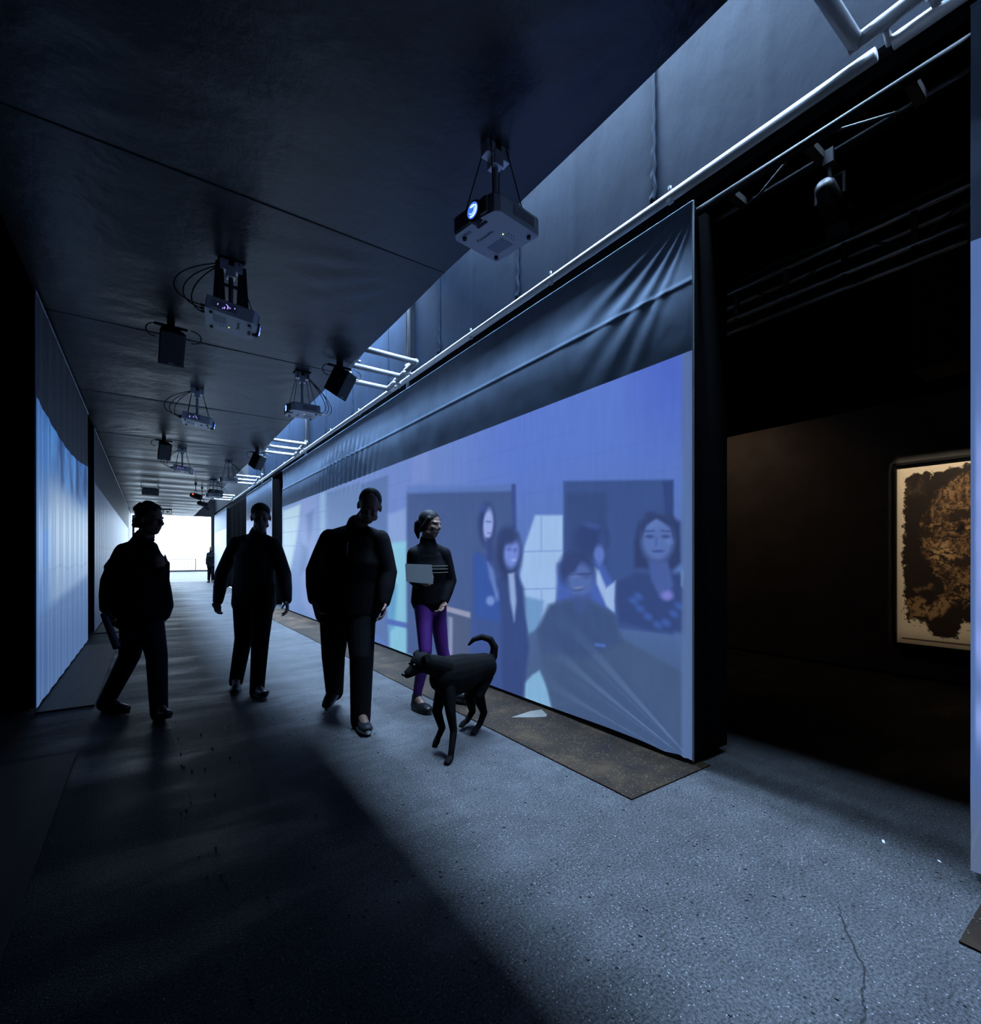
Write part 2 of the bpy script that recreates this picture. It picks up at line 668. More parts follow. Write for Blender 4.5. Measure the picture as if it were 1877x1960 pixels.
# ---- tall drape behind the slot
DX = 2.80
wall_right = struct_empty('wall_right')
pleats = [-2.43, -.93, .57, 2.07, 3.56, 5.06, 6.56, 8.06, 9.56, 11.06, 12.56, 14.06, 15.56, 17.06, 18.56]
for k, (a, b) in enumerate(zip(pleats, pleats[1:])):
    ny, nz = 40, 44
    Y, Z = np.meshgrid(np.linspace(a, b, ny), np.linspace(3.64, 6.6, nz), indexing='ij')
    X = DX + .012 * (fbm(Y * 2.2 + 3 * k, Z * .8, 31 + k) - .5)
    X = X - .004 * np.exp(-((Y - (a + b) / 2 - .02) / .012) ** 2)          # mid seam
    X = X + .006 * np.exp(-((Y - a) / .04) ** 2) + .006 * np.exp(-((Y - b) / .04) ** 2)
    P = np.stack([X, Y, Z], -1)
    link('fabric_panel', grid_mesh('fabric_panel', P[::-1]), M_drape, wall_right)
    # gathered, twisted pleat at the joint of two lengths
    pts, rs = [], []
    for i in range(46):
        z = 3.645 + i * (6.0 - 3.645) / 45
        tw = math.exp(-(z - 3.645) / .45)
        pts.append((DX + .002 - .006 * tw * math.cos(i * 2.1), b + .020 * tw * math.sin(i * 2.1), z))
        rs.append(.008 + .012 * tw * (1 + .6 * math.sin(i * 2.1)))
    MB().tube(pts, rs, 8).build('gathered_pleat', M_drape, wall_right, True)
MB().box((DX + .012, -4, 3.62), (DX + .05, 30, 3.655)).build('bottom_batten', M_black, wall_right)
MB().box((DX + .05, 18.56, 3.3), (DX + .1, 30, 6.6)).build('far_length', M_drape, wall_right)
MB().box((DX + .03, -4.2, 3.66), (DX + .2, 30, 7.0)).build('backing', M_black, wall_right)

# ---- the dark hall around the passage
struct(MB().box((-7, -5, 7.0), (9, 30.2, 7.1)).build('ceiling_hall', M_black))
struct(MB().box((-7, -5.1, 0), (9, -5.0, 7.0)).build('wall_back', M_black))
struct(MB().box((-7.1, -5, 0), (-7.0, 30.2, 7.0)).build('wall_left', M_black))
struct(MB().box((9.0, -5, 0), (9.1, 30.2, 7.0)).build('wall_hall', M_black))
wf = MB()
wf.box((-7, 29.72, 0), (LX - .02, 30.2, 7.0))
wf.box((LX - .02, 29.72, CEIL + .02), (2.7, 30.2, 7.0))
wf.box((2.7, 29.72, 0), (9, 30.2, 7.0))
struct(wf.build('wall_front', M_black))
# wall beside the slot top, above the corridor roof
struct(MB().box((CEDGE - .06, -4.3, CEIL + .17), (CEDGE - .01, 29.7, 7.0)).build('wall_slot', M_black))

# gallery wall with the framed print
GX = 6.51
gal = struct(MB().box((GX, -3.5, .03), (GX + .12, 9, 2.91)).build('wall_gallery', M_gallery))
struct(MB().box((GX - .012, -3.5, 0), (GX + .12, 9, .032)).build('baseboard_gallery', M_black))
# black partition that closes the gallery at its far end
struct(MB().box((3.06, 8.9, 0), (GX, 9.0, 7.0)).build('wall_partition', M_black_cloth))

# ------------------------------------------------------------------ projection screens
def screen_wall(label, X, side, y0, y1, z_img, paint, n_u=None, disp=None, depth=.37, nz=(150, 40), near_end=True, stage=True, mats=None):
    """side=+1: screen faces -X (right of the passage), -1: faces +X. y0 near end, y1 far end"""
    t = thing('projection_screen', label, 'screen', (X, (y0 + y1) / 2, 0))
    s = side
    # columns spaced evenly as seen from the passage end: denser where the fabric is near
    n = n_u or 160
    a = np.linspace(0, 1, n)
    w0, w1 = 1 / (max(y0, .3) + 1.2), 1 / (y1 + 1.2)
    yy = 1 / (w0 + (w1 - w0) * a) - 1.2
    yy[0], yy[-1] = y0, y1

    def sheet(name, z0, z1, m, mat, pic=False):
        zlo = z0(yy) if callable(z0) else np.full(n, z0)
        zhi = z1(yy) if callable(z1) else np.full(n, z1)
        v = np.linspace(0, 1, m)
        Z = zlo[:, None] + (zhi - zlo)[:, None] * v[None, :]
        Y = np.repeat(yy[:, None], m, 1)
        D = disp(Y, Z) if disp else np.zeros_like(Y)
        P = np.stack([X + s * D, Y, Z], -1)
        cols = None
        if pic:
            u_, v_ = to_px(np.full_like(Y, X), Y, Z)
            cols = np.clip(lin(np.clip(paint(u_, v_, Y, Z), 0, 255)), 0, 1)
        if s > 0:
            P = P[::-1]
            cols = cols[::-1] if cols is not None else None
        return link(name, grid_mesh(name, P, cols=cols), mat, t)
    mv, mp = mats or (M_valance, M_pic)
    sheet('image_area', .035, z_img, nz[0], mp, True)
    sheet('valance', z_img, TOPZ, nz[1], mv)
    x0, x1 = (X + .025, X + depth) if s > 0 else (X - depth, X - .025)
    MB().box((x0, y0 + .012, .06), (x1, y1 - .012, TOPZ - .04)).build('frame_core', M_black_cloth, t)
    e0, e1 = (X + .008, X + depth) if s > 0 else (X - depth, X - .008)
    MB().box((e0, y0, .05), (e1, y0 + .01, TOPZ - .02)).build('end_panel', M_black_cloth, t)
    MB().box((e0, y1 - .01, .05), (e1, y1, TOPZ - .02)).build('end_panel', M_black_cloth, t)
    MB().tube([(X, y0 + .003, .03), (X, y0 + .003, 1.7), (X, y0 + .003, TOPZ)], .006, 6).build('corner_piping', M_hem if s > 0 else M_valance, t)
    MB().tube([(X, y0, TOPZ), (X, y1, TOPZ)], .008, 6).build('top_hem', M_valance, t)
    for k in range(2):
        yk = y0 + .3 if k == 0 else y1 - .3
        MB().box((min(x0, x1) + .03, yk - .15, 0), (max(x0, x1) - .03, yk + .15, .07)).build('foot_block', M_black, t)
    return t


def disp_long(Y, Z):
    D = .010 * (fbm(Y * .7, Z * 1.1, 3) - .5)
    # folds pulled from the lower near corner
    th = np.degrees(np.arctan2(Z - .0, Y - 1.66))
    r = np.hypot(Z, Y - 1.66)
    env = sstep(0, .25, r) * (1 - sstep(.7, 1.55, r)) * sstep(-1, 3, th) * (1 - sstep(26, 44, th))
    D += .017 * np.sin(th / 6.0 * np.pi + .6 * r) * env
    # diagonal folds from the upper near corner
    th2 = np.degrees(np.arctan2(3.42 - Z, Y - 1.64))
    r2 = np.hypot(3.42 - Z, Y - 1.64)
    env2 = sstep(0, .2, r2) * (1 - sstep(.6, 1.5, r2)) * sstep(8, 22, th2) * (1 - sstep(55, 72, th2))
    D += .0028 * np.sin(th2 / 6.5 * np.pi) * env2
    # pleats above the picture far along the screen
    ee = np.exp(-((Y - 8.5) / 1.05) ** 2) * sstep(2.25, 2.55, Z) * (1 - sstep(2.95, 3.25, Z))
    D += .030 * np.sin((Y + .35 * (Z - 2.6)) * 2 * np.pi / .22) * ee
    # sewn seam along the valance
    D -= .003 * np.exp(-((Z - 2.93) / .014) ** 2)
    D += .03 * np.exp(-((Z - 3.10) / .22) ** 2) * .4
    return D


def paint_long(u, v, Y, Z):
    p = Paint(u, v, (96, 122, 196))
    rel = (v - 1068) / (u - 286)                       # -0.382 top .. +0.382 bottom
    top = np.clip(1 - (rel + .385) / .5, 0, 1)
    # upper wall of the filmed room
    p.blend(sstep(.15, .9, top), (104, 128, 222))
    p.blend(sstep(1150, 1290, u) * sstep(.45, 1, top), (84, 106, 212), .8)
    p.blend((1 - sstep(800, 1000, u)) * sstep(.2, .8, top), (128, 146, 214), .8)
    p.blend((1 - sstep(600, 760, u)), (138, 160, 216), .7)
    # lower part without much picture light
    p.blend(sstep(.02, .24, rel) * sstep(860, 960, u), (80, 100, 150))
    p.blend(sstep(.22, .38, rel) * sstep(980, 1100, u), (82, 98, 138))
    # block joints of the filmed wall
    for k in (-.30, -.235, -.17, -.10):
        yk = 1068 + k * (u - 286)
        p.blend(1 - np.abs(v - yk) / 1.8, (88, 108, 190), .30 * (np.sin(u * .02 + k * 40) > -.6))
    for x in (868, 1003, 1130, 1215):
        p.blend((1 - np.abs(u - x) / 1.6) * (rel < -.12), (88, 108, 190), .30)
    # brighter overlap seam of two pictures
    p.poly([(788, 850), (820, 838), (820, 920), (788, 925)], (140, 150, 225), 3, .6)
    # ---- far (left) picture
    p.poly([(541, 978), (575, 965), (572, 1000), (566, 1040), (556, 1090), (546, 1130), (540, 1130)], (205, 222, 242), 3, .85)
    for x0, x1, c, o in ((577, 604, (150, 160, 222), .7), (612, 622, (165, 190, 230), .8), (626, 688, (112, 134, 188), .85), (690, 742, (96, 118, 178), .9)):
        p.poly([(x0, 960 - (x0 - 560) * .25), (x1, 955 - (x1 - 560) * .25), (x1, 1190 + (x1 - 600) * .3), (x0, 1160 + (x0 - 600) * .3)], c, 3, o)
    p.poly([(585, 985), (600, 975), (598, 1010), (590, 1040)], (95, 120, 180), 4, .7)
    p.poly([(576, 1040), (590, 1050), (586, 1090), (574, 1100)], (90, 120, 180), 4, .6)
    for yk in (.0, -.1, -.2):
        p.blend((1 - np.abs(v - (1045 + yk * (u - 286))) / 1.5) * (u < 700), (110, 130, 190), .5)
    p.poly([(742, 985), (778, 972), (778, 1048), (742, 1050)], (150, 168, 228), 4, .9)
    p.poly([(742, 1040), (780, 1035), (790, 1270), (745, 1240)], (150, 205, 236), 4, .95)
    p.poly([(744, 1100), (760, 1120), (755, 1200), (744, 1210)], (92, 150, 205), 4, .8)
    p.line(744, 1190, 800, 1202, 6, (80, 100, 190), .9)
    p.poly([(786, 1245), (812, 1254), (812, 1266), (786, 1258)], (190, 225, 240), 2, .9)
    # dark doorway behind the women
    p.poly([(778, 942), (982, 928), (984, 1335), (800, 1262), (778, 1250)], (74, 92, 150), 3)
    p.poly([(778, 930), (985, 927), (985, 940), (778, 945)], (104, 128, 205), 3, .8)
    p.line(983, 930, 984, 1010, 5, (62, 78, 150), .9)
    # desk with a pale top
    p.poly([(846, 1158), (900, 1172), (900, 1184), (846, 1168)], (165, 158, 190), 2)
    p.poly([(842, 1154), (856, 1157), (854, 1168), (842, 1164)], (190, 104, 70), 3, .9)
    p.poly([(846, 1170), (900, 1184), (900, 1290), (850, 1268)], (84, 92, 130), 3, .9)
    for x in (849, 862):
        p.poly([(x - 4, 1180), (x + 4, 1182), (x + 4, 1272), (x - 4, 1268)], (160, 160, 200), 2, .9)
    p.poly([(815, 1250), (862, 1262), (862, 1274), (815, 1262)], (150, 200, 225), 3, .8)
    # lit stone wall between the doors
    p.poly([(1024, 986), (1078, 986), (1078, 1060), (1068, 1110), (1062, 1160), (1040, 1195), (1012, 1210), (1000, 1160), (994, 1090), (1004, 1045)], (176, 198, 250), 3)
    p.poly([(1000, 1140), (1040, 1150), (1034, 1200), (1012, 1215)], (110, 150, 205), 4, .8)
    for yk in (1056, 1128):
        p.line(1000, yk, 1076, yk - 2, 1.5, (130, 150, 220), .6)
    p.line(1036, 990, 1036, 1054, 1.5, (130, 150, 220), .5)
    p.line(1036, 1130, 1036, 1170, 1.5, (130, 150, 220), .5)
    # right doorway
    p.poly([(1078, 921), (1288, 918), (1288, 1215), (1078, 1190)], (66, 86, 150), 3)
    p.poly([(1085, 945), (1160, 942), (1160, 1080), (1085, 1080)], (58, 76, 132), 6, .8)
    p.poly([(1268, 922), (1288, 920), (1288, 1000), (1274, 1000)], (54, 70, 132), 3, .9)
    # bright foot of the stone wall
    p.poly([(1018, 1292), (1032, 1283), (1050, 1322), (1057, 1364), (1004, 1344), (1003, 1308)], (146, 186, 232), 3)
    # ---- standing woman, tall, head turned
    p.poly([(905, 1064), (915, 1055), (938, 1062), (952, 1090), (966, 1140), (968, 1210), (960, 1328), (898, 1300), (902, 1200)], (64, 84, 152), 4)
    p.poly([(905, 1064), (915, 1056), (930, 1070), (940, 1110), (958, 1150), (955, 1190), (910, 1180)], (56, 86, 172), 4)
    p.poly([(932, 1075), (944, 1090), (952, 1130), (946, 1135), (936, 1105)], (120, 140, 215), 3, .8)
    p.ell(931, 1005, 16, 40, (48, 60, 120), .3)
    p.ell(934, 1004, 9.5, 30, (168, 176, 244), .25, rot=4)
    p.ell(924, 973, 8, 7, (72, 90, 172), .6, .5)
    p.line(931, 998, 939, 999, 2.2, (92, 100, 180), .6)
    p.line(934, 1020, 940, 1021, 2.2, (110, 106, 190), .6)
    p.poly([(930, 1030), (942, 1030), (946, 1075), (932, 1072)], (58, 70, 138), 3)
    p.ell(938, 1150, 8, 9, (130, 150, 225), .4)
    p.ell(954, 1138, 7, 12, (120, 142, 220), .4)
    # ---- woman beside her with glasses
    p.poly([(950, 1110), (968, 1096), (990, 1100), (1002, 1125), (1006, 1180), (1012, 1240), (1000, 1342), (960, 1328), (958, 1180)], (56, 74, 136), 4)
    p.ell(973, 1060, 25, 50, (46, 58, 112), .25)
    p.ell(979, 1058, 14.5, 30, (128, 144, 232), .25, rot=4)
    p.ell(972, 1028, 18, 14, (50, 62, 118), .4)
    p.ell(974, 1051, 5, 4, (86, 98, 180), .6, .7); p.ell(986, 1053, 4, 4, (86, 98, 180), .6, .7)
    p.ell(983, 1072, 5, 2.6, (180, 190, 248), .6, .7)
    p.poly([(972, 1098), (984, 1096), (988, 1150), (984, 1190), (976, 1150)], (172, 188, 244), 3, .9)
    # ---- person with tousled hair seen from behind
    p.poly([(1066, 1080), (1096, 1062), (1150, 1075), (1176, 1120), (1180, 1180), (1066, 1170)], (78, 102, 190), 5)
    p.ell(1131, 1030, 32, 30, (52, 66, 124), .3)
    p.ell(1134, 1006, 16, 6, (78, 98, 178), .7, .6, rot=14)
    p.ell(1152, 1036, 7, 18, (72, 90, 165), .6, .5)
    p.ell(1146, 1062, 10, 18, (104, 124, 210), .35)
    p.poly([(1137, 1085), (1146, 1092), (1160, 1125), (1178, 1112), (1176, 1176), (1160, 1160), (1142, 1118)], (176, 194, 246), 3)
    # ---- smiling person in front, dark jumper
    p.poly([(1052, 1158), (1085, 1148), (1130, 1150), (1178, 1176), (1186, 1220), (1330, 1300), (1330, 1470), (1058, 1364), (1046, 1310), (1034, 1260), (1028, 1205)], (76, 94, 138), 4)
    p.poly([(1050, 1160), (1085, 1148), (1130, 1150), (1176, 1178), (1190, 1230), (1120, 1260), (1040, 1250), (1030, 1205)], (66, 84, 136), 8, .9)
    p.ell(1104, 1090, 34, 36, (54, 68, 122), .25)
    p.ell(1110, 1110, 25, 33, (92, 112, 184), .25)
    p.poly([(1078, 1080), (1098, 1062), (1114, 1066), (1100, 1094), (1082, 1104)], (56, 70, 126), 4)
    p.line(1094, 1100, 1130, 1098, 2.4, (58, 70, 126), .7); p.ell(1122, 1102, 8, 5, (72, 88, 150), .6, .7)
    p.ell(1101, 1103, 7, 4.0, (112, 130, 198), .6, .6)
    p.ell(1106, 1127, 11, 4.2, (64, 74, 134), .5, .7, rot=-6); p.ell(1106, 1125, 9, 2.6, (136, 150, 208), .6, .8, rot=-6)
    p.poly([(1092, 1140), (1130, 1138), (1124, 1172), (1104, 1174)], (70, 88, 150), 5, .8)
    p.line(1140, 1234, 1156, 1236, 4, (86, 120, 205), .8)
    # ---- large woman at the near end
    p.poly([(1180, 1115), (1215, 1096), (1250, 1100), (1300, 1096), (1312, 1110), (1312, 1212), (1240, 1205), (1186, 1190), (1178, 1150)], (58, 74, 134), 5)
    for sx, sy in ((1212, 1150), (1225, 1165), (1240, 1180), (1258, 1196), (1275, 1192), (1290, 1175), (1300, 1160), (1222, 1142)):
        p.ell(sx, sy, 9, 6, (74, 106, 196), .6, .7, rot=35)
    p.poly([(1213, 1040), (1222, 1000), (1240, 980), (1280, 984), (1302, 1000), (1304, 1076), (1290, 1090), (1214, 1086)], (52, 64, 116), 5)
    p.ell(1258, 1032, 31, 44, (98, 118, 190), .22)
    p.ell(1252, 1000, 20, 10, (112, 134, 206), .6, .6)
    p.poly([(1226, 1030), (1228, 998), (1244, 982), (1286, 990), (1292, 1040), (1284, 1010), (1256, 992), (1236, 1006)], (54, 66, 120), 3)
    p.ell(1243, 1027, 7.5, 3.4, (60, 72, 132), .6, .85); p.line(1235, 1017, 1251, 1016, 2.0, (66, 80, 140), .7)
    p.ell(1274, 1027, 7.5, 3.4, (60, 72, 132), .6, .85); p.line(1266, 1016, 1282, 1017, 2.0, (66, 80, 140), .7)
    p.ell(1281, 1037, 8, 5, (122, 142, 214), .8, .4)
    p.line(1256, 1030, 1255, 1044, 3, (78, 96, 172), .6)
    p.ell(1259, 1055, 11, 2.6, (66, 78, 150), .5, .9)
    p.poly([(1240, 1074), (1278, 1074), (1288, 1120), (1278, 1148), (1262, 1142), (1246, 1110)], (80, 98, 170), 4)
    p.ell(1277, 1140, 11, 9, (142, 132, 226), .5, .9)
    p.poly([(1304, 1090), (1310, 1092), (1309, 1128), (1303, 1120)], (140, 165, 235), 2, .9)
    # unlit margin at the near edge of the fabric
    p.blend(sstep(1300, 1309, u), (98, 118, 172), .85)
    p.blend(sstep(1316, 1326, u), (92, 110, 158), .9)
    # weave
    g = 1 + .05 * (fbm(Y * 30, Z * 4, 8, 2) - .5)
    return p.c * g[..., None] * np.array([.90, .97, .95])


R1_FAR = y_on(540, RX)
screen_wall('long projection screen beside the dog, showing filmed young women by a doorway', RX, 1, 1.694, R1_FAR,
            lambda y: 2.50 + 0 * y, paint_long, 380, disp_long, nz=(330, 90))


def paint_near(u, v, Y, Z):
    p = Paint(u, v, (84, 112, 170))
    for z, h in ((1.55, .28), (1.22, .2), (.93, .14), (.62, .10)):
        k = np.exp(-((Z - z) / h) ** 2) * (1 - sstep(.462, .474, Y))
        p.blend(k * (.65 + .5 * vnoise(Y * 40, Z * 12, 4)), (140, 165, 236))
    p.blend(1 - sstep(.1, .5, Z), (92, 108, 138), .9)
    return p.c


def disp_near(Y, Z):
    r = np.hypot(Z, Y - .5)
    th = np.degrees(np.arctan2(Z, .5 - Y))
    return .008 * (fbm(Y * 3, Z * 3, 9) - .5) + .005 * np.sin(th / 5 * np.pi) * np.exp(-((r - .3) / .2) ** 2)


screen_wall('near end of a projection screen cut off by the picture edge beside the gap', 2.615, 1, -3.2, .482,
            2.48, paint_near, 60, disp_near, nz=(140, 40))


def paint_far_r(u, v, Y, Z):
    p = Paint(u, v, (120, 146, 196))
    p.blend(vnoise(Y * 1.3, Z * 1.5, 3), (86, 112, 168), .6)
    return p.c


screen_wall('grey fabric screen segment between two dark gaps, behind the suited walker', RX, 1, 13.98, 18.2,
            2.5, paint_far_r, 40, None, nz=(40, 14))
screen_wall('last fabric screen segment beside the far exit', RX, 1, 23.4, 28.1, 2.5,
            lambda u, v, Y, Z: np.zeros(u.shape + (3,)) + (150, 176, 214), 30, None, nz=(30, 12))

# dark cloth hung across the wide gap
dk = thing('black_curtain', 'tall black curtain across the wide gap before the last screen', 'curtain', (2.78, 20.8, 0))
Yc, Zc = np.meshgrid(np.linspace(18.25, 23.35, 90), np.linspace(.03, 3.39, 6), indexing='ij')
Xc = 2.80 + .02 * np.sin(Yc * 26)
link('cloth', grid_mesh('cloth', np.stack([Xc, Yc, Zc], -1)[::-1]), M_black_cloth, dk)
MB().box((2.74, 18.3, 0), (2.86, 23.3, .04)).build('bottom_bar', M_steel, dk)


# ---- left screens
def pleat_left(Y, Z):
    return .0045 * np.sin(Y * 2 * np.pi / .46) ** 3 + .005 * (fbm(Y * 2, Z * .6, 6) - .5)


def paint_left1(u, v, Y, Z):
    t = (Y - 5.28) / 4.07
    p = Paint(u, v, (128, 158, 208))
    zb = Z
    p.blend(sstep(1.75, 2.15, zb + .12 * (vnoise(Y * 1.4, Y * 0 + .3, 2) - .5)), (62, 104, 176))
    p.blend(sstep(2.2, 2.6, zb), (40, 96, 186), .8)
    n = fbm(Y * 3.1, Z * 2.2, 21)
    p.blend(sstep(1.9, 2.1, Z) * sstep(.5, .72, n), (72, 142, 230), .8)
    p.blend(sstep(1.9, 2.1, Z) * (1 - sstep(.3, .48, n)), (26, 56, 112), .8)
    p.blend(np.exp(-((Z - 1.55) / .35) ** 2), (158, 184, 222), .8)
    p.blend((1 - sstep(.05, .28, t)) * .7, (56, 104, 184))
    p.blend(np.exp(-((t - .12) / .05) ** 2) * (Z < 1.5) * vnoise(Y * 0 + 2, Z * 3, 5), (66, 130, 232))
    low = .80 + .22 * t
    p.blend(1 - sstep(low - .1, low + .05, Z), (72, 106, 168), .9)
    p.blend(1 - sstep(0, .45, Z), (84, 118, 180), .6)
    p.blend(np.clip(np.sin(Y * 2 * np.pi / .46) ** 8, 0, 1), (170, 192, 226), .22 * np.ones_like(u))  # highlights on the pleats, painted into the picture colour
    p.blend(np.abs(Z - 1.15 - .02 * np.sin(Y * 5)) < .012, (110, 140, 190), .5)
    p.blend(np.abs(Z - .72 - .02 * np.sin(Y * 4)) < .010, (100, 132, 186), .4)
    return p.c * np.array([.96, .95, .90])


M_pleat = fabric('dark_pleated_fabric', (.05, .052, .06), .55, .25)
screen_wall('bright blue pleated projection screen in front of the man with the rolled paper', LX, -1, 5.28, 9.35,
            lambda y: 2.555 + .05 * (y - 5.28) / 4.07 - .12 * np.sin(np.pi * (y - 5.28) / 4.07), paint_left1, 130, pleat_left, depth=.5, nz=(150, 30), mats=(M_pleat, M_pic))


def paint_left2(u, v, Y, Z):
    p = Paint(u, v, (88, 112, 152))
    p.blend(sstep(10, 16, Y), (104, 128, 164), .8)  # daylight from the exit painted in: glow rises towards the far end
    p.blend(np.exp(-((Z - 2.0) / .5) ** 2) * sstep(12, 20, Y), (130, 154, 188), .8)
    p.blend(1 - sstep(.2, 1.0, Z), (76, 100, 142), .7)
    st = .80 + .14 * np.sin(Y * 2 * np.pi / .46) ** 3 + .10 * (vnoise(Y * 1.7, Z * .3, 3) - .5)  # light and shade of the pleats painted as vertical stripes
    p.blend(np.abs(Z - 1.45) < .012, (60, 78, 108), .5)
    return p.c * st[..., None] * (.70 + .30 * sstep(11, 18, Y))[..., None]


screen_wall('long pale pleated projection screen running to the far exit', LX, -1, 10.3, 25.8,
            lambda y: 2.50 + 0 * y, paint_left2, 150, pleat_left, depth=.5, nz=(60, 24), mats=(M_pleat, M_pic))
# end of the passage wall beyond the last left screen, and the unlit wall beside the camera
MB_ = MB().box((LX - .35, 26.0, 0), (LX, 29.6, TOPZ))
struct(MB_.build('wall_exit', M_valance))
struct(MB().box((LX - .5, -4, .02), (LX, 4.1, CEIL)).build('wall_beside', M_pleat))

# ------------------------------------------------------------------ floor plates and boards
def plate(label, x0, x1, y0, y1, mat, th=.008, grp=None, warp=0):
    t = MB().box((x0, y0, .0005), (x1, y1, th))
    o = t.build('floor_plate', mat)
    return tag(o, label, 'plate', grp)


p1 = plate('rusty brown steel plate on the floor under the near end of the long screen', 2.035, 2.76, 1.64, 5.4, M_rust)
plate('duller steel floor plate behind the black dog, along the long screen', 2.035, 2.67, 5.405, 8.9, M_rust)
plate('pale steel floor plate along the far half of the long screen', 2.035, 2.67, 8.905, R1_FAR, M_rust2)
plate('rusty steel floor plate at the lower corner under the cut-off screen', 2.15, 2.62, -3, .424, M_rust)
# projector light spilling onto the first plate, painted as a thin pale patch
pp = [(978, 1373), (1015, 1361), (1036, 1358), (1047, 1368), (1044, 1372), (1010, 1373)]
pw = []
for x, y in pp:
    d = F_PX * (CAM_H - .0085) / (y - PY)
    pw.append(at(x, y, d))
M_spill = new_mat('light_spill_paint', (.10, .09, .075), .6)
o = MB().add([(q.x, q.y, .0088) for q in pw] + [(q.x, q.y, .0078) for q in pw], [tuple(range(6))[::-1]] + [(i, (i + 1) % 6, 6 + (i + 1) % 6, 6 + i) for i in range(6)]).build('painted_light_spill', M_spill, p1)

for lab, y0, y1 in (('brown plywood floor board in front of the blue screen, nearest length', 5.28, 6.6), ('brown plywood floor board in front of the blue screen, second length', 6.605, 8.95),
                    ('brown plywood floor board at the foot of the long pale screen', 10.3, 14.0), ('dim brown plywood floor board at the lower edge of the dark floor', -.5, 4.05)):
    o = MB().box((LX, y0, .0005), (-.38, y1, .014)).build('floor_board', M_board)
    tag(o, lab, 'board')

# ------------------------------------------------------------------ scaffold tube above the screens
def coupler(p, parent, s=1.0, ax='y'):
    m = MB()
    p = Vector(p)
    m.tube([p + Vector((0, -.03 * s, 0)), p + Vector((0, .03 * s, 0))], .032 * s, 10)
    m.box(p + Vector((-.028, -.02, -.05)) * s, p + Vector((.012, .02, -.02)) * s)
    m.tube([p + Vector((.0, 0, .02)) * s, p + Vector((-.01, 0, .062)) * s], .009 * s, 6)
    m.tube([p + Vector((-.01, 0, .055)) * s, p + Vector((-.01, 0, .075)) * s], .014 * s, 6)
    return m.build('coupler', M_steel, parent)


RAILX, RAILZ = 2.605, 3.455
couplers = [y_on(1283, RAILX), y_on(1055, RAILX), y_on(902, RAILX), 5.75, 7.2, 8.6, 10.7, 12.2, 13.6, 15.6, 17.2]
rail_spans = [(-2.5, 0.72, 'bright scaffold tube at the upper picture corner above the cut-off screen'),
              (.78, 5.98, 'long gleaming scaffold tube above the dark gap and the near end of the long screen'),
              (6.0, 11.0, 'scaffold tube along the slot between the second and third ladder frames'),
              (11.02, 16.0, 'scaffold tube along the slot above the suited walker'),
              (16.02, 21.0, 'short-looking distant scaffold tube along the slot near the exit')]
for y0, y1, lab in rail_spans:
    t = thing('scaffold_tube', lab, 'tube', (RAILX, (y0 + y1) / 2, RAILZ), 'scaffold tubes along the slot')
    MB().tube([(RAILX, y0, RAILZ), (RAILX, y1, RAILZ)], .029, 20).build('pipe', M_steel, t, True)
    for y in couplers:
        if y0 < y < y1:
            coupler((RAILX, y, RAILZ), t, .8)

# ---- ladder frames that bridge the slot
frame_labels = ['ladder-shaped tube frame at the upper picture corner, only its elbow showing',
                'ladder-shaped aluminium tube frame beside the black speaker over the passing man',
                'ladder-shaped aluminium tube frame beyond the white projector, third along the slot',
                'distant ladder-shaped tube frame over the suited walker, fourth along the slot',
                'faint ladder-shaped tube frame next to the far spotlights']
for k, (y0, lab) in enumerate(zip((.05, 5.14, 10.1, 15.05, 20.0), frame_labels)):
    t = thing('ladder_frame', lab, 'frame', (2.25, y0 + .4, 3.46), 'ladder frames across the slot')
    y1 = y0 + .78
    xa, xb = 1.90, 2.53
    tilt = .09 if k else .03

    def zz(y):
        return 3.53 - tilt * (y - y0) / .78
    for y in (y0, y0 + .40, y1):
        MB().tube([(xa, y, zz(y)), (xb, y, zz(y))], .031, 14).build('rung', M_alu, t, True)
    for x in (xa, xb):
        MB().tube([(x, y0 - .025, zz(y0)), (x, y1 + .025, zz(y1))], .031, 14).build('side_rail', M_alu, t, True)
    for x in (xa, xb):
        for y in (y0 + .22, y0 + .52):
            m = MB()
            m.tube([(x, y - .03, zz(y)), (x, y + .03, zz(y))], .036, 10)
            m.tube([(x, y, zz(y) + .03), (x + .02, y, zz(y) + .085)], .008, 6)
            m.tube([(x - .03, y, zz(y) + .05), (x + .03, y, zz(y) + .05)], .007, 6)
            m.box((x - .05, y - .018, zz(y) - .05), (x + .05, y + .018, zz(y) - .024))
            m.build('clamp', M_steel, t, True)
    MB().tube([(xb, y1 - .1, zz(y1)), (RAILX, y1 - .1, RAILZ)], .014, 8).build('link_arm', M_steel, t, True)
    MB().tube([(xa, y0 + .3, zz(y0)), (CEDGE - .03, y0 + .3, 3.47)], .012, 8).build('link_arm', M_steel, t, True)

# ---- upright tubes in front of the drape
M_post = new_mat('pale_post_paint', (.65, .66, .68), .45)
for k, (y, lab) in enumerate(((5.80, 'upright steel tube on the drape beside the second ladder frame'), (10.83, 'upright steel tube on the drape beside the third ladder frame'),
                              (15.8, 'distant upright steel tube on the drape beside the fourth ladder frame'))):
    t = thing('steel_upright', lab, 'post', (2.755, y, 3.43), 'upright tubes on the drape')
    MB().tube([(2.745, y, 3.43), (2.745, y, 6.5)], .022, 12).build('tube', M_post, t, True)
    MB().box((2.77, y - .055, 3.6), (2.795, y - .03, 6.5)).build('dark_batten', M_black, t)
    for z in (3.75, 4.6):
        MB().box((2.72, y - .02, z - .02), (2.795, y + .02, z + .02)).build('bracket', M_steel, t)

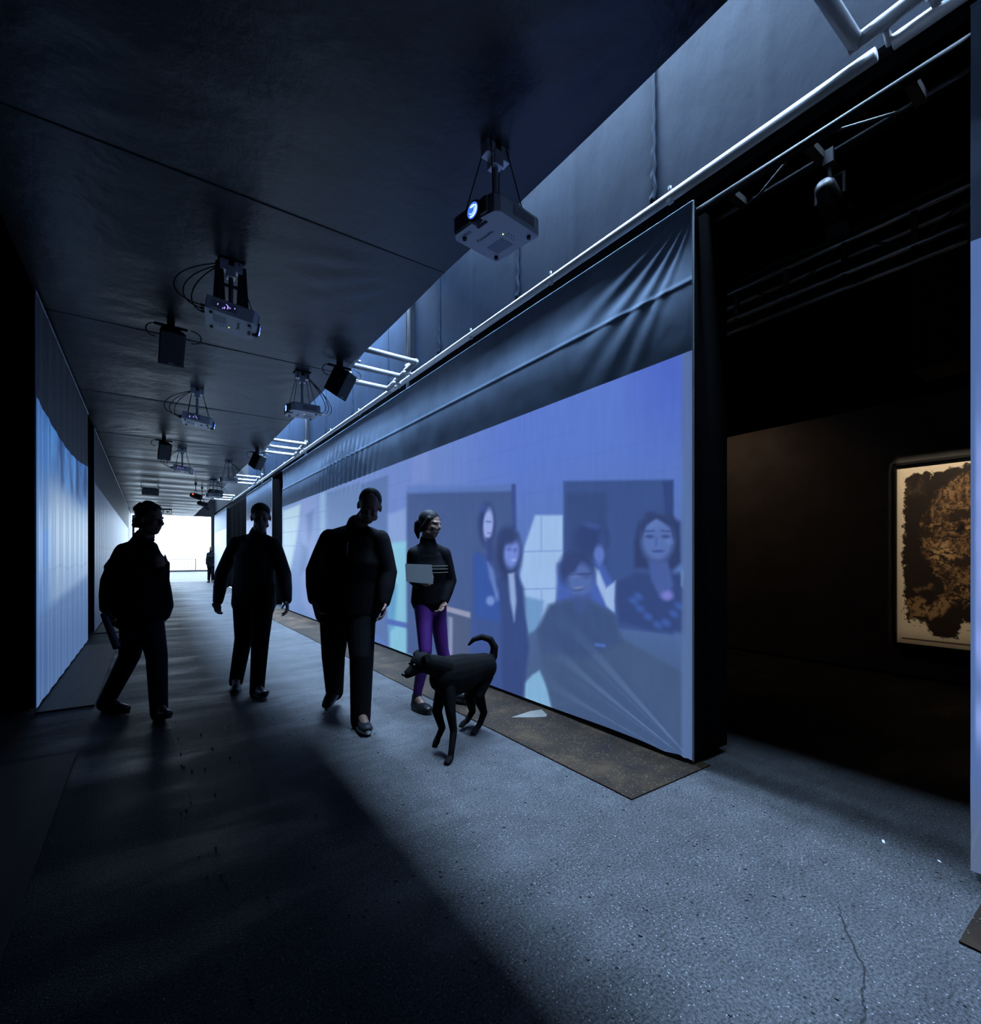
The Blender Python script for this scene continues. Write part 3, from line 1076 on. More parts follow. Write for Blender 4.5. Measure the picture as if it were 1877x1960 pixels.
# ------------------------------------------------------------------ trusses
def ladder_truss(label, X0, X1, y0, y1, z, r, step, mat, mat2=None, dz=0):
    t = thing('truss', label, 'truss', ((X0 + X1) / 2, (y0 + y1) / 2, z))
    MB().tube([(X0, y0, z), (X0, y1, z)], r, 12).build('chord', mat, t, True)
    MB().tube([(X1, y0, z + dz), (X1, y1, z + dz)], r, 12).build('chord', mat, t, True)
    y = y0 + .2
    k = 0
    while y < y1 - .1:
        M = None
        MB().box((X0, y - .022, z - r * .9), (X1, y + .022, z + r * .7)).build('cross_plate', mat2 or mat, t)
        yn = y + step
        if yn < y1:
            a, b = ((X0, y + .05, z), (X1, yn - .05, z + dz)) if k % 2 else ((X1, y + .05, z + dz), (X0, yn - .05, z))
            MB().tube([a, b], r * .32, 8).build('brace', mat2 or mat, t)
        y = yn
        k += 1
    return t


M_truss = new_mat('truss_tube', (.012, .0125, .014), .5, .0, .15)
M_gtruss = new_mat('gallery_truss_tube', (.45, .46, .48), .35, .9)
M_trussw = new_mat('truss_plate', (.035, .030, .026), .6, .0)
ladder_truss('flat dark ladder truss spanning the gap under the gleaming tube', 2.70, 2.88, .49, 1.685, 3.33, .024, .40, M_truss, M_trussw)

# box truss deep in the gallery
bt = thing('truss', 'four-chord box truss with cables high in the dark gallery', 'truss', (5.35, 1.7, 3.9))
bx0, bx1, bz0, bz1 = 5.22, 5.51, 3.86, 4.15
for x in (bx0, bx1):
    for z in (bz0, bz1):
        MB().tube([(x, -2.5, z), (x, 8, z)], .025, 10).build('chord', M_gtruss, bt, True)
y = -2.2
k = 0
while y < 7.8:
    for x in (bx0, bx1):
        MB().tube([(x, y, bz0 if k % 2 else bz1), (x, y + .5, bz1 if k % 2 else bz0)], .010, 8).build('brace', M_trussw, bt)
    MB().tube([(bx0, y, bz0), (bx1, y + (.5 if k % 2 else 0), bz0)], .010, 8).build('brace', M_trussw, bt)
    MB().box((bx0 - .02, y - .02, bz0 - .05), (bx0 + .02, y + .02, bz1 + .03)).build('plate', M_trussw, bt)
    y += .5
    k += 1
for q in range(3):
    pts = []
    for i in range(40):
        yy_ = -2.5 + i * 10.5 / 39
        pts.append((bx0 - .05 + .015 * q, yy_, bz1 + .045 + .02 * q + .018 * math.sin(i * (1.1 + .3 * q) + q)))
    MB().tube(pts, .009, 6).build('cable', M_rubber, bt, True)

M_lampglow = new_mat('warm_lamp_glass', (.8, .7, .5), .3, emit=(1.0, .72, .42), estr=8.0)


def spotlight(label, p, aim, clampz, s=1.0, lit=False, grp=None, bracket_x=0):
    p, aim = Vector(p), Vector(aim)
    d = (aim - p).normalized()
    t = thing('spotlight', label, 'spotlight', tuple(p), grp)
    MB().tube([p - d * .10 * s, p - d * .08 * s, p - d * .02 * s, p + d * .10 * s, p + d * .105 * s], [.03 * s, .045 * s, .05 * s, .055 * s, .05 * s], 14).build('housing', M_plastic_b, t, True)
    MB().tube([p + d * .095 * s, p + d * .1055 * s], .044 * s, 14).build('lens', M_lampglow if lit else M_glass, t)
    side = d.cross(Vector((0, 0, 1))).normalized()
    m = MB()
    for sg in (-1, 1):
        m.box(p + side * sg * .062 * s - Vector((.006, .006, 0)), p + side * sg * .062 * s + Vector((.006, .006, .10 * s)))
    m.tube([p + side * -.062 * s + Vector((0, 0, .10 * s)), p + side * .062 * s + Vector((0, 0, .10 * s))], .007, 6)
    m.build('yoke', M_plastic_b, t)
    MB().tube([p + Vector((0, 0, .1 * s)), (p.x, p.y, clampz)], .010, 8).build('stem', M_darksteel, t)
    MB().box((p.x - .03, p.y - .025, clampz - .06), (p.x + .03, p.y + .025, clampz + .012)).build('clamp', M_darksteel, t)
    # barn doors
    up = side.cross(d)
    for sg in (-1, 1):
        q = p + d * .105 * s
        MB().add([q + up * sg * .055 * s + side * .05 * s, q + up * sg * .055 * s - side * .05 * s, q + d * .06 * s + up * sg * .085 * s - side * .055 * s, q + d * .06 * s + up * sg * .085 * s + side * .055 * s,
                  q + up * sg * .059 * s + side * .05 * s, q + up * sg * .059 * s - side * .05 * s, q + d * .06 * s + up * sg * .089 * s - side * .055 * s, q + d * .06 * s + up * sg * .089 * s + side * .055 * s],
                 [(0, 1, 2, 3), (7, 6, 5, 4), (0, 4, 5, 1), (1, 5, 6, 2), (2, 6, 7, 3), (3, 7, 4, 0)]).build('barn_door', M_plastic_b, t)
    return t


M_glass = new_mat('lens_glass', (.05, .06, .09), .08, 0, .8)
yc = y_on(1588, 2.87)
spotlight('black spotlight hanging from the flat truss in the gap', (2.87, yc, 3.10), (6.3, 1.2, 1.6), 3.33)
s1 = spotlight('small lit spotlight in the gallery dark under the box truss', (5.22, 3.62, 3.55), (4.4, 2.2, 2.9), 3.86, .6, True)
s2 = spotlight('second smaller lit spotlight in the gallery dark, further along the truss', (5.22, 3.05, 3.62), (6.5, 3.6, 2.4), 3.86, .5, True)
# framing spotlight: a rectangular mask trims its beam to the framed print
PYA, PYB = y_on(1711, GX), y_on(1711, GX) - 1.42
PZ0, PZ1 = .33, 2.25
LP = Vector((5.12, .95, 3.50))
fs_ = thing('framing_spotlight', 'black framing spotlight in the gallery aimed at the framed print', 'spotlight', tuple(LP))
k_ = .26 / (GX - LP.x)
mx = LP.x + .26
ya, yb = LP.y + (PYA + .01 - LP.y) * k_, LP.y + (PYB - .01 - LP.y) * k_
za, zb_ = LP.z + (PZ0 - .01 - LP.z) * k_, LP.z + (PZ1 + .01 - LP.z) * k_
E = .16
for lo, hi in (((mx, yb - E, zb_), (mx + .004, ya + E, LP.z + .10)), ((mx, yb - E, za - E), (mx + .004, ya + E, za)),
               ((mx, ya, za), (mx + .004, ya + E, zb_)), ((mx, yb - E, za), (mx + .004, yb, zb_))):
    MB().box(lo, hi).build('mask_shutter', M_black, fs_)
x_b = LP.x - .12
for lo, hi in (((x_b, yb - E, za - E), (mx, yb - E + .004, LP.z + .10)), ((x_b, ya + E - .004, za - E), (mx, ya + E, LP.z + .10)),
               ((x_b, yb - E, LP.z + .096), (mx, ya + E, LP.z + .10)), ((x_b, yb - E, za - E), (mx, ya + E, za - E + .004)), ((x_b, yb - E, za - E), (x_b + .004, ya + E, LP.z + .10))):
    MB().box(lo, hi).build('housing_side', M_black, fs_)
MB().tube([(LP.x, LP.y, LP.z + .09), (LP.x, LP.y, 3.86), (bx0, LP.y, 3.86)], .012, 8).build('hanger', M_darksteel, fs_)
sl = bpy.data.lights.new('print_spot', 'SPOT')
sl.energy = 190
sl.color = (1.0, .84, .64)
sl.spot_size = math.radians(150)
sl.spot_blend = .2
sl.shadow_soft_size = .012
so = bpy.data.objects.new('print_spot', sl)
COL.objects.link(so)
so.location = LP
so.rotation_euler = (Vector((6.5, 1.1, 1.4)) - LP).to_track_quat('-Z', 'Y').to_euler()
# weak wash of the small lit spotlight on the gallery wall
sl = bpy.data.lights.new('wall_wash', 'SPOT')
sl.energy = 16
sl.color = (1.0, .66, .42)
sl.spot_size = math.radians(120)
sl.spot_blend = 1.0
sl.shadow_soft_size = .03
so = bpy.data.objects.new('wall_wash', sl)
COL.objects.link(so)
so.location = (5.36 + .12, 3.55, 3.40)
so.rotation_euler = (Vector((6.5, 3.4, 1.4)) - Vector(so.location)).to_track_quat('-Z', 'Y').to_euler()

# ------------------------------------------------------------------ framed print in the gallery
fr = thing('framed_print', 'tall framed brown and black ink print of a face on the gallery wall', 'picture', (GX, (PYA + PYB) / 2, PZ0))
ft = .028
for lo, hi in (((GX - .05, PYA - ft, PZ0), (GX, PYA, PZ1)), ((GX - .05, PYB, PZ0), (GX, PYB + ft, PZ1)),
               ((GX - .05, PYB, PZ1 - ft), (GX, PYA, PZ1)), ((GX - .05, PYB, PZ0), (GX, PYA, PZ0 + ft))):
    MB().cbox(lo, hi, .003).build('frame_bar', M_plastic_b, fr)
n1, n2 = 300, 380
Yp, Zp = np.meshgrid(np.linspace(PYA - ft, PYB + ft, n1), np.linspace(PZ0 + ft, PZ1 - ft, n2), indexing='ij')
U = (PYA - ft - Yp) * 100      # cm from the far edge
V = (PZ1 - ft - Zp) * 100      # cm from the top
pt = Paint(U, V, (226, 210, 184))
wob = (fbm(U * .25, V * .25, 2) - .5) * 7 + (fbm(U * 1.1, V * 1.1, 5) - .5) * 4
Uw, Vw = U + wob, V + (fbm(U * .3, V * .2, 9) - .5) * 8
pt.u, pt.v = Uw, Vw
ink = (34, 23, 16)
# broad ink ground with ragged brush ends
pt.poly([(7, 12), (26, 10), (27, 18), (29, 10), (60, 5), (128, 8), (130, 60), (127, 130), (120, 172), (64, 176), (62, 160), (50, 158), (46, 176), (28, 176), (24, 162), (7, 160), (5, 90)], ink, .8)
pt.poly([(7, 12), (12, 24), (20, 14), (24, 30), (14, 34), (8, 30)], (120, 100, 80), 2, .35)
# the face: temple, brow, eye, cheek, mouth and jaw
pt.poly([(36, 26), (46, 18), (72, 14), (112, 20), (118, 60), (116, 110), (100, 126), (60, 126), (42, 112), (30, 104), (22, 96), (24, 80), (33, 76), (34, 66), (28, 54)], (132, 100, 66), 2.0)
gr = fbm(U * 2.4, V * 2.4, 17, 3)
face_m = np.clip(1.3 - np.hypot((Uw - 72) / 46, (Vw - 74) / 56), 0, 1) > .14
pt.blend(sstep(.46, .60, gr) * face_m, (82, 60, 40), .65)
pt.blend(sstep(.52, .66, fbm(U * .35, V * .35, 27)) * face_m, (170, 134, 92), .6)
pt.blend(sstep(.55, .66, fbm(U * .5, V * .22, 33)) * face_m, ink, .6)
pt.poly([(36, 58), (46, 50), (70, 48), (80, 54), (60, 56), (44, 62)], (44, 30, 20), 1.2, .95)
pt.ell(51, 68, 11, 5.0, (46, 31, 21), .3)
pt.ell(51, 69, 8.5, 3.2, (168, 128, 84), .3)
pt.ell(50, 69, 3.6, 3.4, (16, 11, 8), .3)
pt.line(38, 76, 66, 76, 1.4, (60, 42, 28), .8)
pt.poly([(30, 84), (40, 80), (46, 94), (36, 102), (28, 98)], (184, 148, 104), 1.5, .9)
pt.poly([(34, 98), (56, 95), (70, 98), (66, 104), (42, 106)], (48, 33, 22), 1.5, .95)
pt.poly([(40, 108), (62, 110), (70, 120), (48, 122)], (120, 92, 62), 2, .8)
for k in range(30):
    rr = random.Random(k)
    x, y_ = rr.uniform(22, 42), rr.uniform(60, 108)
    pt.line(x, y_, x + rr.uniform(4, 12), y_ + rr.uniform(-5, 6), .45, ink if k % 2 else (176, 140, 96), .8)
for k in range(46):
    rr = random.Random(100 + k)
    x, y_ = rr.uniform(34, 70), rr.uniform(116, 142)
    pt.line(x, y_, x + rr.uniform(-10, 12), y_ + rr.uniform(-8, 8), .3, (176, 138, 92), .7)
pt.poly([(8, 142), (18, 136), (27, 146), (22, 158), (10, 160)], (150, 118, 80), 1.5, .9)
pt.poly([(20, 150), (38, 136), (46, 140), (38, 152), (28, 160)], (156, 122, 82), 1.5, .9)
pt.poly([(12, 128), (28, 124), (30, 130), (14, 132)], (130, 102, 72), 1.5, .7)
pt.blend(sstep(.60, .68, fbm(U * .5 + 9, V * .5, 41)) * (U > 9) * (U < 124) * (V > 12) * (V < 168), ink, .8)
pt.u, pt.v = U, V
pt.poly([(4, 181), (134, 181), (134, 182.2), (4, 182.2)], (60, 42, 30), .4)
Pp = np.stack([np.full_like(Yp, GX - .012), Yp, Zp], -1)
M_print = new_mat('ink_print', (.5, .5, .5), .5)
tpm = NT(M_print)
va = tpm.n('ShaderNodeVertexColor', layer_name='picture')
tpm.l(va.outputs['Color'], tpm.b.inputs['Base Color'])
link('print', grid_mesh('print', Pp[:, ::-1], cols=lin(np.clip(pt.c, 0, 255))[:, ::-1]), M_print, fr)

# ------------------------------------------------------------------ projectors
M_lens_on = new_mat('lit_lens', (.05, .08, .2), .05, 0, .8, (.06, .20, .9), .9)
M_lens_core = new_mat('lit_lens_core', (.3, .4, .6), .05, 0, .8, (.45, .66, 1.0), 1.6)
M_led = new_mat('status_led', (.6, .8, .2), .4, emit=(.7, 1.0, .25), estr=3.0)
M_violet = new_mat('violet_glow', (.2, .1, .5), .4, emit=(.36, .28, 1.0), estr=2.2)
M_grill = new_mat('grille_dark', (.035, .038, .042), .6)
M_letter = new_mat('dark_lettering', (.02, .02, .025), .5)
M_sticker = new_mat('rating_sticker', (.30, .33, .38), .5)
M_wood = new_mat('dark_wood_bracket', (.02, .02, .022), .6)


def text_mesh(body, size, M):
    c = bpy.data.curves.new('lettering', 'FONT')
    c.body = body
    c.size = size
    c.extrude = .0004
    c.align_x = 'CENTER'
    c.align_y = 'CENTER'
    o = bpy.data.objects.new('lettering_tmp', c)
    COL.objects.link(o)
    dg = bpy.context.evaluated_depsgraph_get()
    me = bpy.data.meshes.new_from_object(o.evaluated_get(dg))
    bpy.data.objects.remove(o)
    bpy.data.curves.remove(c)
    me.materials.clear()
    me.transform(M)
    return me


def projector(label, x, y, zb, face, drop_top=CEIL, style='pole', tilt=4.0, yaw=0, near=False, cables=True):
    """hung upside down. face=-1: lens towards -X, +1: lens towards +X. zb: height of the underside"""
    base = Vector((x, y, zb))
    t = thing('projector', label, 'projector', tuple(base), 'projectors hung from the fabric ceiling')
    R = Matrix.Translation(base) @ Matrix.Rotation(math.radians(yaw) + (0 if face < 0 else math.pi), 4, 'Z') @ Matrix.Rotation(math.radians(-tilt), 4, 'Y')
    # local: lens face at -x, underside z=0, top z=.095
    L, W, H = .335, .325, .095
    x0, x1, yw = -L / 2, L / 2, W / 2
    b = MB()
    # body outline with cut front corners and sloping front
    prof = [(x0 + .045, -yw), (x1 - .006, -yw), (x1, -yw + .006), (x1, yw - .006), (x1 - .006, yw), (x0 + .03, yw), (x0, yw - .03), (x0 + .006, -yw + .10), (x0 + .02, -yw + .02)]
    n = len(prof)
    vs = [R @ Vector((px_, py_ * .985, 0)) for px_, py_ in prof] + [R @ Vector((px_, py_, .010)) for px_, py_ in prof] + \
         [R @ Vector((px_, py_, H - .012)) for px_, py_ in prof] + [R @ Vector((px_ * .98, py_ * .97, H)) for px_, py_ in prof]
    fs = [tuple(range(n))[::-1], tuple(range(3 * n, 4 * n))]
    for q in range(3):
        fs += [(q * n + i, q * n + (i + 1) % n, (q + 1) * n + (i + 1) % n, (q + 1) * n + i) for i in range(n)]
    b.add(vs, fs)
    body = b.build('body', M_plastic_w, t)
    # darker front mask
    m = MB()
    m.cbox((x0 - .006, -yw + .05, .006), (x0 + .010, yw - .03, H - .010), .004, R)
    m.build('front_mask', M_plastic_g, t)
    # lens barrel recess + glass, offset towards the near side
    ly = -yw + .135
    lens_c = Vector((x0 - .006, ly, .042))
    ring = MB()
    N = 20
    ring.tube([R @ (lens_c + Vector((.03, 0, 0))), R @ (lens_c + Vector((-.004, 0, 0))), R @ (lens_c + Vector((-.012, 0, 0)))], [.052, .052, .047], N)
    lr = ring.build('lens_ring', M_plastic_b, t, True)
    gl = MB()
    gl.ellipsoid(R @ (lens_c + Vector((-.008, 0, 0))), (.012, .042, .042), R.to_3x3(), 16, 10)
    gl.build('lens', M_lens_on, t, True)
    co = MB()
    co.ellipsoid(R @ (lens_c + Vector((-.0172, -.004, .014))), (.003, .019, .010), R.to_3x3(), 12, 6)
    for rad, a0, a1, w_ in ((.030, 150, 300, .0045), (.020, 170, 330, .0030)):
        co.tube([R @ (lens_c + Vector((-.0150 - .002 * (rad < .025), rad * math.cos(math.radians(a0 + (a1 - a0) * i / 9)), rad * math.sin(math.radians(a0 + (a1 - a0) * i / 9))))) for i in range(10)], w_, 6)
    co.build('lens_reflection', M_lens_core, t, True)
    # zoom slider slot on the underside
    MB().cbox((x0 + .035, ly - .035, -.003), (x0 + .055, ly + .035, .002), .002, R).build('zoom_slider', M_plastic_b, t)
    # vents on both long sides
    for sg in (-1, 1):
        yv = sg * yw
        MB().box((-.03, min(yv, yv + sg * .002), .022), (.125, max(yv, yv + sg * .002), .074), R).build('vent_recess', M_grill, t)
        vm = MB()
        for i in range(18):
            xx = -.028 + i * .0088
            vm.box((xx, min(yv, yv + sg * .005), .022), (xx + .0035, max(yv, yv + sg * .005), .074), R)
        for j in range(5):
            zz_ = .022 + j * .0125
            vm.box((-.03, min(yv, yv + sg * .004), zz_), (.125, max(yv, yv + sg * .004), zz_ + .003), R)
        vm.build('vent_grille', M_plastic_w, t)
    if face > 0:   # light leaking from the lamp vents
        vm = MB()
        for i in range(9):
            rr = random.Random(i + int(y * 10))
            xx, z_ = rr.uniform(-.02, .10), rr.uniform(.026, .066)
            vm.box((xx, yw + .001, z_), (xx + .007, yw + .0045, z_ + rr.uniform(.006, .016)), R)
        vm.build('vent_glow', M_violet, t)
    # underside details
    MB().box((.03, -.02, -.0012), (.115, .095, .0005), R).build('rating_sticker', M_sticker, t)
    MB().box((x0 + .03, .05, -.0012), (x0 + .05, .10, .0005), R).build('front_sticker', M_sticker, t)
    bt_ = MB()
    for i in range(7):
        rr = random.Random(i)
        bt_.tube([R @ Vector((.03 + .02 * (i % 4), -.05 - .018 * (i // 4), -.002)), R @ Vector((.03 + .02 * (i % 4), -.05 - .018 * (i // 4), .001))], .004, 8)
    bt_.build('button', M_sticker, t)
    MB().ellipsoid(R @ Vector((.012, -.045, -.001)), (.0032, .0032, .0024), None, 8, 6).build('status_light', M_led, t)
    for sx, sy in ((x0 + .05, yw - .05), (x1 - .04, -yw + .04), (x1 - .04, yw - .04)):
        MB().tube([R @ Vector((sx, sy, -.012)), R @ Vector((sx, sy, .002))], .011, 10).build('foot', M_plastic_b, t)
    MT = R @ Matrix.Translation((-.045, .03, -.0006)) @ Matrix.Rotation(math.pi, 4, 'X') @ Matrix.Rotation(math.radians(90 if face < 0 else -90), 4, 'Z')
    link('lettering', text_mesh('Panasonic', .030, MT), M_letter, t)
    # hanging hardware
    top = R @ Vector((.01, 0, H))
    px_, py_ = x, y
    MB().tube([(px_, py_, top.z - .005), (px_, py_, drop_top - .01)], .016, 12).build('drop_pole', M_alu if style == 'pole' else M_darksteel, t, True)
    pl = MB()
    pl.cbox((px_ - .075, py_ - .03, drop_top - .085), (px_ - .018, py_ + .03, drop_top - .01), .003)
    pl.cbox((px_ + .018, py_ - .03, drop_top - .085), (px_ + .075, py_ + .03, drop_top - .01), .003)
    pl.cbox((px_ - .03, py_ - .035, drop_top - .13), (px_ + .03, py_ + .035, drop_top - .05), .003)
    pl.build('mount_bracket', M_steel, t)
    MB().cbox((px_ - .09, py_ - .07, drop_top - .012), (px_ + .09, py_ + .07, drop_top + .02), .004).build('ceiling_plate', M_black, t)
    MB().cbox((px_ - .07, py_ - .07, top.z - .004), (px_ + .07, py_ + .07, top.z + .012), .003).build('foot_plate', M_plastic_g, t)
    if style == 'wide':
        for sg in (-1, 1):
            m = MB()
            m.add([(px_ + sg * .05, py_ - .012, drop_top - .03), (px_ + sg * .10, py_ - .012, drop_top - .03), (px_ + sg * .12, py_ - .012, top.z), (px_ + sg * .035, py_ - .012, top.z),
                   (px_ + sg * .05, py_ + .012, drop_top - .03), (px_ + sg * .10, py_ + .012, drop_top - .03), (px_ + sg * .12, py_ + .012, top.z), (px_ + sg * .035, py_ + .012, top.z)],
                  [(0, 1, 2, 3), (7, 6, 5, 4), (0, 4, 5, 1), (1, 5, 6, 2), (2, 6, 7, 3), (3, 7, 4, 0)])
            m.build('side_arm', M_wood, t)
        MB().box((px_ - .05, py_ - .01, (top.z + drop_top) / 2 - .01), (px_ + .05, py_ + .01, (top.z + drop_top) / 2 + .01)).build('cross_bar', M_wood, t)
    # safety wires
    for sx, sy in ((-.13, .1), (-.12, -.11), (.12, .1), (.13, -.1)):
        a = R @ Vector((sx, sy, H - .002))
        MB().tube([a, (px_ + (.05 if sx * face < 0 else -.05), py_ + sy * .3, drop_top - .02)], .0032, 6).build('wire', M_rubber, t)
    if cables:
        for q in range(3):
            rr = random.Random(q + int(abs(y) * 7))
            a = R @ Vector((x1, -.04 + .05 * q, .05))
            out = (R.to_3x3() @ Vector((1, 0, 0))).normalized()
            s_ = .10 + .05 * q
            pts = []
            b_ = Vector((px_ + rr.uniform(-.02, .02), py_ + rr.uniform(-.03, .03), drop_top - .02))
            c1 = a + out * s_ * 1.5 + Vector((0, 0, -.03))
            c2 = a + out * s_ * 1.3 + Vector((0, 0, .20))
            for i in range(20):
                u_ = i / 19
                pts.append((1 - u_) ** 3 * a + 3 * u_ * (1 - u_) ** 2 * c1 + 3 * u_ * u_ * (1 - u_) * c2 + u_ ** 3 * b_)
            MB().tube(pts, .0045, 7).build('cable', M_rubber, t, True)
            MB().tube([a - out * .004, a + out * .035], .009, 8).build('plug', M_plastic_b, t)
    return t


projector('white projector with a glowing blue lens hung near the tall drape', 1.50, 2.10, 2.95, -1, style='pole', tilt=2.0, yaw=9, near=True, cables=False)
projector('white projector on wide black arms with violet vent glow', .49, 4.04, 2.965, 1, style='wide', tilt=9, yaw=-6)
projector('white projector on a thin pole, second in its row, above the turned head', .50, 7.30, 2.965, 1, tilt=9, yaw=-6)
projector('small white projector with looping cables against the lit drape', 1.47, 5.97, 2.935, -1, tilt=0)
projector('distant projector above the passage, third in the row with violet glow', .53, 11.47, 2.965, 1, tilt=7)
projector('distant projector beside the fourth ladder frame', 1.455, 12.37, 2.95, -1, tilt=0)
projector('farthest projector next to the stage spotlights', 1.455, 15.6, 2.95, -1, tilt=0)

# ------------------------------------------------------------------ loudspeakers
def speaker(label, p, yaw, tilt=28, w=.20, d=.20, h=.30, wide=False):
    """p: hanging point at the ceiling"""
    p = Vector(p)
    c = p - Vector((0, 0, .23))
    t = thing('loudspeaker', label, 'speaker', tuple(c), 'black loudspeakers hung from the ceiling')
    R = Matrix.Translation(c) @ Matrix.Rotation(math.radians(yaw), 4, 'Z') @ Matrix.Rotation(math.radians(tilt), 4, 'X')
    # tapered cabinet: front (-y) larger than the back
    if wide:
        w, d, h = .42, .16, .20
    f, k = 1.0, .72
    vs = [R @ Vector(q) for q in ((-w / 2, -d / 2, -h / 2), (w / 2, -d / 2, -h / 2), (w / 2 * k, d / 2, -h / 2 * .9), (-w / 2 * k, d / 2, -h / 2 * .9),
                                  (-w / 2, -d / 2, h / 2), (w / 2, -d / 2, h / 2), (w / 2 * k, d / 2, h / 2 * .9), (-w / 2 * k, d / 2, h / 2 * .9))]
    MB().add(vs, [(0, 3, 2, 1), (4, 5, 6, 7), (0, 1, 5, 4), (1, 2, 6, 5), (2, 3, 7, 6), (3, 0, 4, 7)]).build('cabinet', M_plastic_b, t)
    MB().cbox((-w / 2 + .006, -d / 2 - .010, -h / 2 + .006), (w / 2 - .006, -d / 2 + .001, h / 2 - .006), .004, R).build('grille', M_grill, t)
    MB().box((-.022, -d / 2 - .0115, -h / 2 + .016), (.022, -d / 2 - .009, -h / 2 + .026), R).build('badge', M_sticker, t)
    if wide:
        br = MB()
        for sg in (-1, 1):
            a = R @ Vector((sg * w / 2, 0, 0))
            br.tube([a, (a.x, a.y, p.z - .02)], .008, 6)
        a, b = R @ Vector((-w / 2, 0, 0)), R @ Vector((w / 2, 0, 0))
        br.tube([(a.x, a.y, p.z - .02), (b.x, b.y, p.z - .02)], .008, 6)
        br.tube([(p.x, p.y, p.z - .02), (p.x, p.y, p.z + .01)], .012, 6)
        br.build('bracket', M_plastic_b, t)
    else:
        MB().cbox((p.x - .03, p.y - .03, c.z + h * .35), (p.x + .03, p.y + .03, p.z + .01), .004).build('bracket', M_plastic_b, t)
        MB().tube([(p.x - .13, p.y, p.z - .05), (p.x + .13, p.y, p.z - .055)], .014, 8).build('yoke_bar', M_plastic_b, t)
    pts = []
    for i in range(14):
        a = i / 13 * math.pi
        pts.append((p.x - .12 - .07 * math.sin(a), p.y, p.z - .05 - .06 * (1 - math.cos(a))))
    MB().tube(pts, .005, 6).build('cable', M_rubber, t, True)
    pts = [(q[0] + .36 + .02, q[1], q[2]) for q in [(p.x - .13 + (p.x - .13 - q[0]) * 1.2 - p.x + .02 + p.x - .10, q[1], q[2]) for q in pts]]
    MB().tube(pts, .005, 6).build('cable', M_rubber, t, True)
    return t


speaker('large black loudspeaker next to the projector with black arms', (.16, 5.38, CEIL), 4, 34)
speaker('black loudspeaker at the ceiling edge touching the second ladder frame', (1.74, 5.43, CEIL), 42, 30)
speaker('small black loudspeaker above the head of the man with rolled paper', (.21, 10.68, CEIL), 10, 30)
speaker('black loudspeaker at the ceiling edge beside the third ladder frame', (1.78, 10.8, CEIL), 40, 28)
speaker('wide flat black loudspeaker hung near the exit sign', (.0, 17.45, CEIL), 12, 18, wide=True)
speaker('far black box loudspeaker beside the farthest projector', (1.60, 16.75, CEIL), 25, 18, wide=True)
tr_ = spotlight('black stage spotlight with a red pilot light near the farthest projector', (1.10, 16.6, 3.06), (2.2, 16.2, 2.7), CEIL, 1.5)
spotlight('black stage spotlight pointing down to the exit, below the farthest projector', (1.32, 17.4, 2.92), (2.4, 18.0, 2.7), CEIL, 1.4)

MB().ellipsoid((1.02, 16.5, 3.10), (.022, .022, .022), None, 8, 6).build('pilot_light', new_mat('red_pilot', (.5, .05, .03), .4, emit=(1.0, .10, .05), estr=2.0), tr_)

# ------------------------------------------------------------------ exit sign
es = thing('exit_sign', 'small exit sign with a running figure and an arrow at the ceiling end', 'sign', (.56, 24.4, 3.12))
p_a = at(302, 978, 20.5)
sx0, sx1, sz0, sz1 = p_a.x - .01, p_a.x + .50, 3.12, 3.34
sy = p_a.y
M_signw = new_mat('sign_face', (.5, .55, .56), .4, emit=(.55, .66, .74), estr=.45)
M_signd = new_mat('sign_pictogram', (.05, .09, .09), .5)
MB().cbox((sx0, sy - .03, sz0), (sx1, sy + .03, sz1), .006).build('housing', M_plastic_b, es)
MB().box((sx0 + .02, sy - .034, sz0 + .015), (sx1 - .02, sy - .028, sz1 - .06)).build('face', M_signw, es)
cx, cz = sx0 + .16, (sz0 + sz1) / 2 - .022
fg = MB()
fg.box((cx - .065, sy - .037, cz - .065), (cx + .065, sy - .033, cz + .065))
fg.build('pictogram_field', M_signd, es)
mn = MB()
for a, b, r in (((-.01, .03), (.005, -.01), .011), ((.005, -.01), (.035, -.02), .008), ((.035, -.02), (.04, -.05), .007), ((.005, -.01), (-.02, -.03), .008), ((-.02, -.03), (-.045, -.03), .007),
                ((-.008, .025), (.03, .015), .006), ((-.01, .025), (-.04, .01), .006)):
    mn.tube([(cx + a[0], sy - .0385, cz + a[1]), (cx + b[0], sy - .0385, cz + b[1])], r, 6)
mn.ellipsoid((cx - .014, sy - .0385, cz + .047), (.012, .004, .012), None, 10, 6)
mn.build('running_figure', M_signw, es)
ax = sx1 - .15
arr = MB()
arr.prism([(ax - .07, cz), (ax - .01, cz + .055), (ax - .01, cz + .02), (ax + .07, cz + .02), (ax + .07, cz - .02), (ax - .01, cz - .02), (ax - .01, cz - .055)], .004, Matrix(((1, 0, 0, 0), (0, 0, 1, sy - .038), (0, 1, 0, 0), (0, 0, 0, 1))))
arr.build('arrow', M_signd, es)
for x in (sx0 + .08, sx1 - .08):
    MB().tube([(x, sy, sz1 - .005), (x, sy, CEIL + .01)], .008, 6).build('stem', M_plastic_b, es)

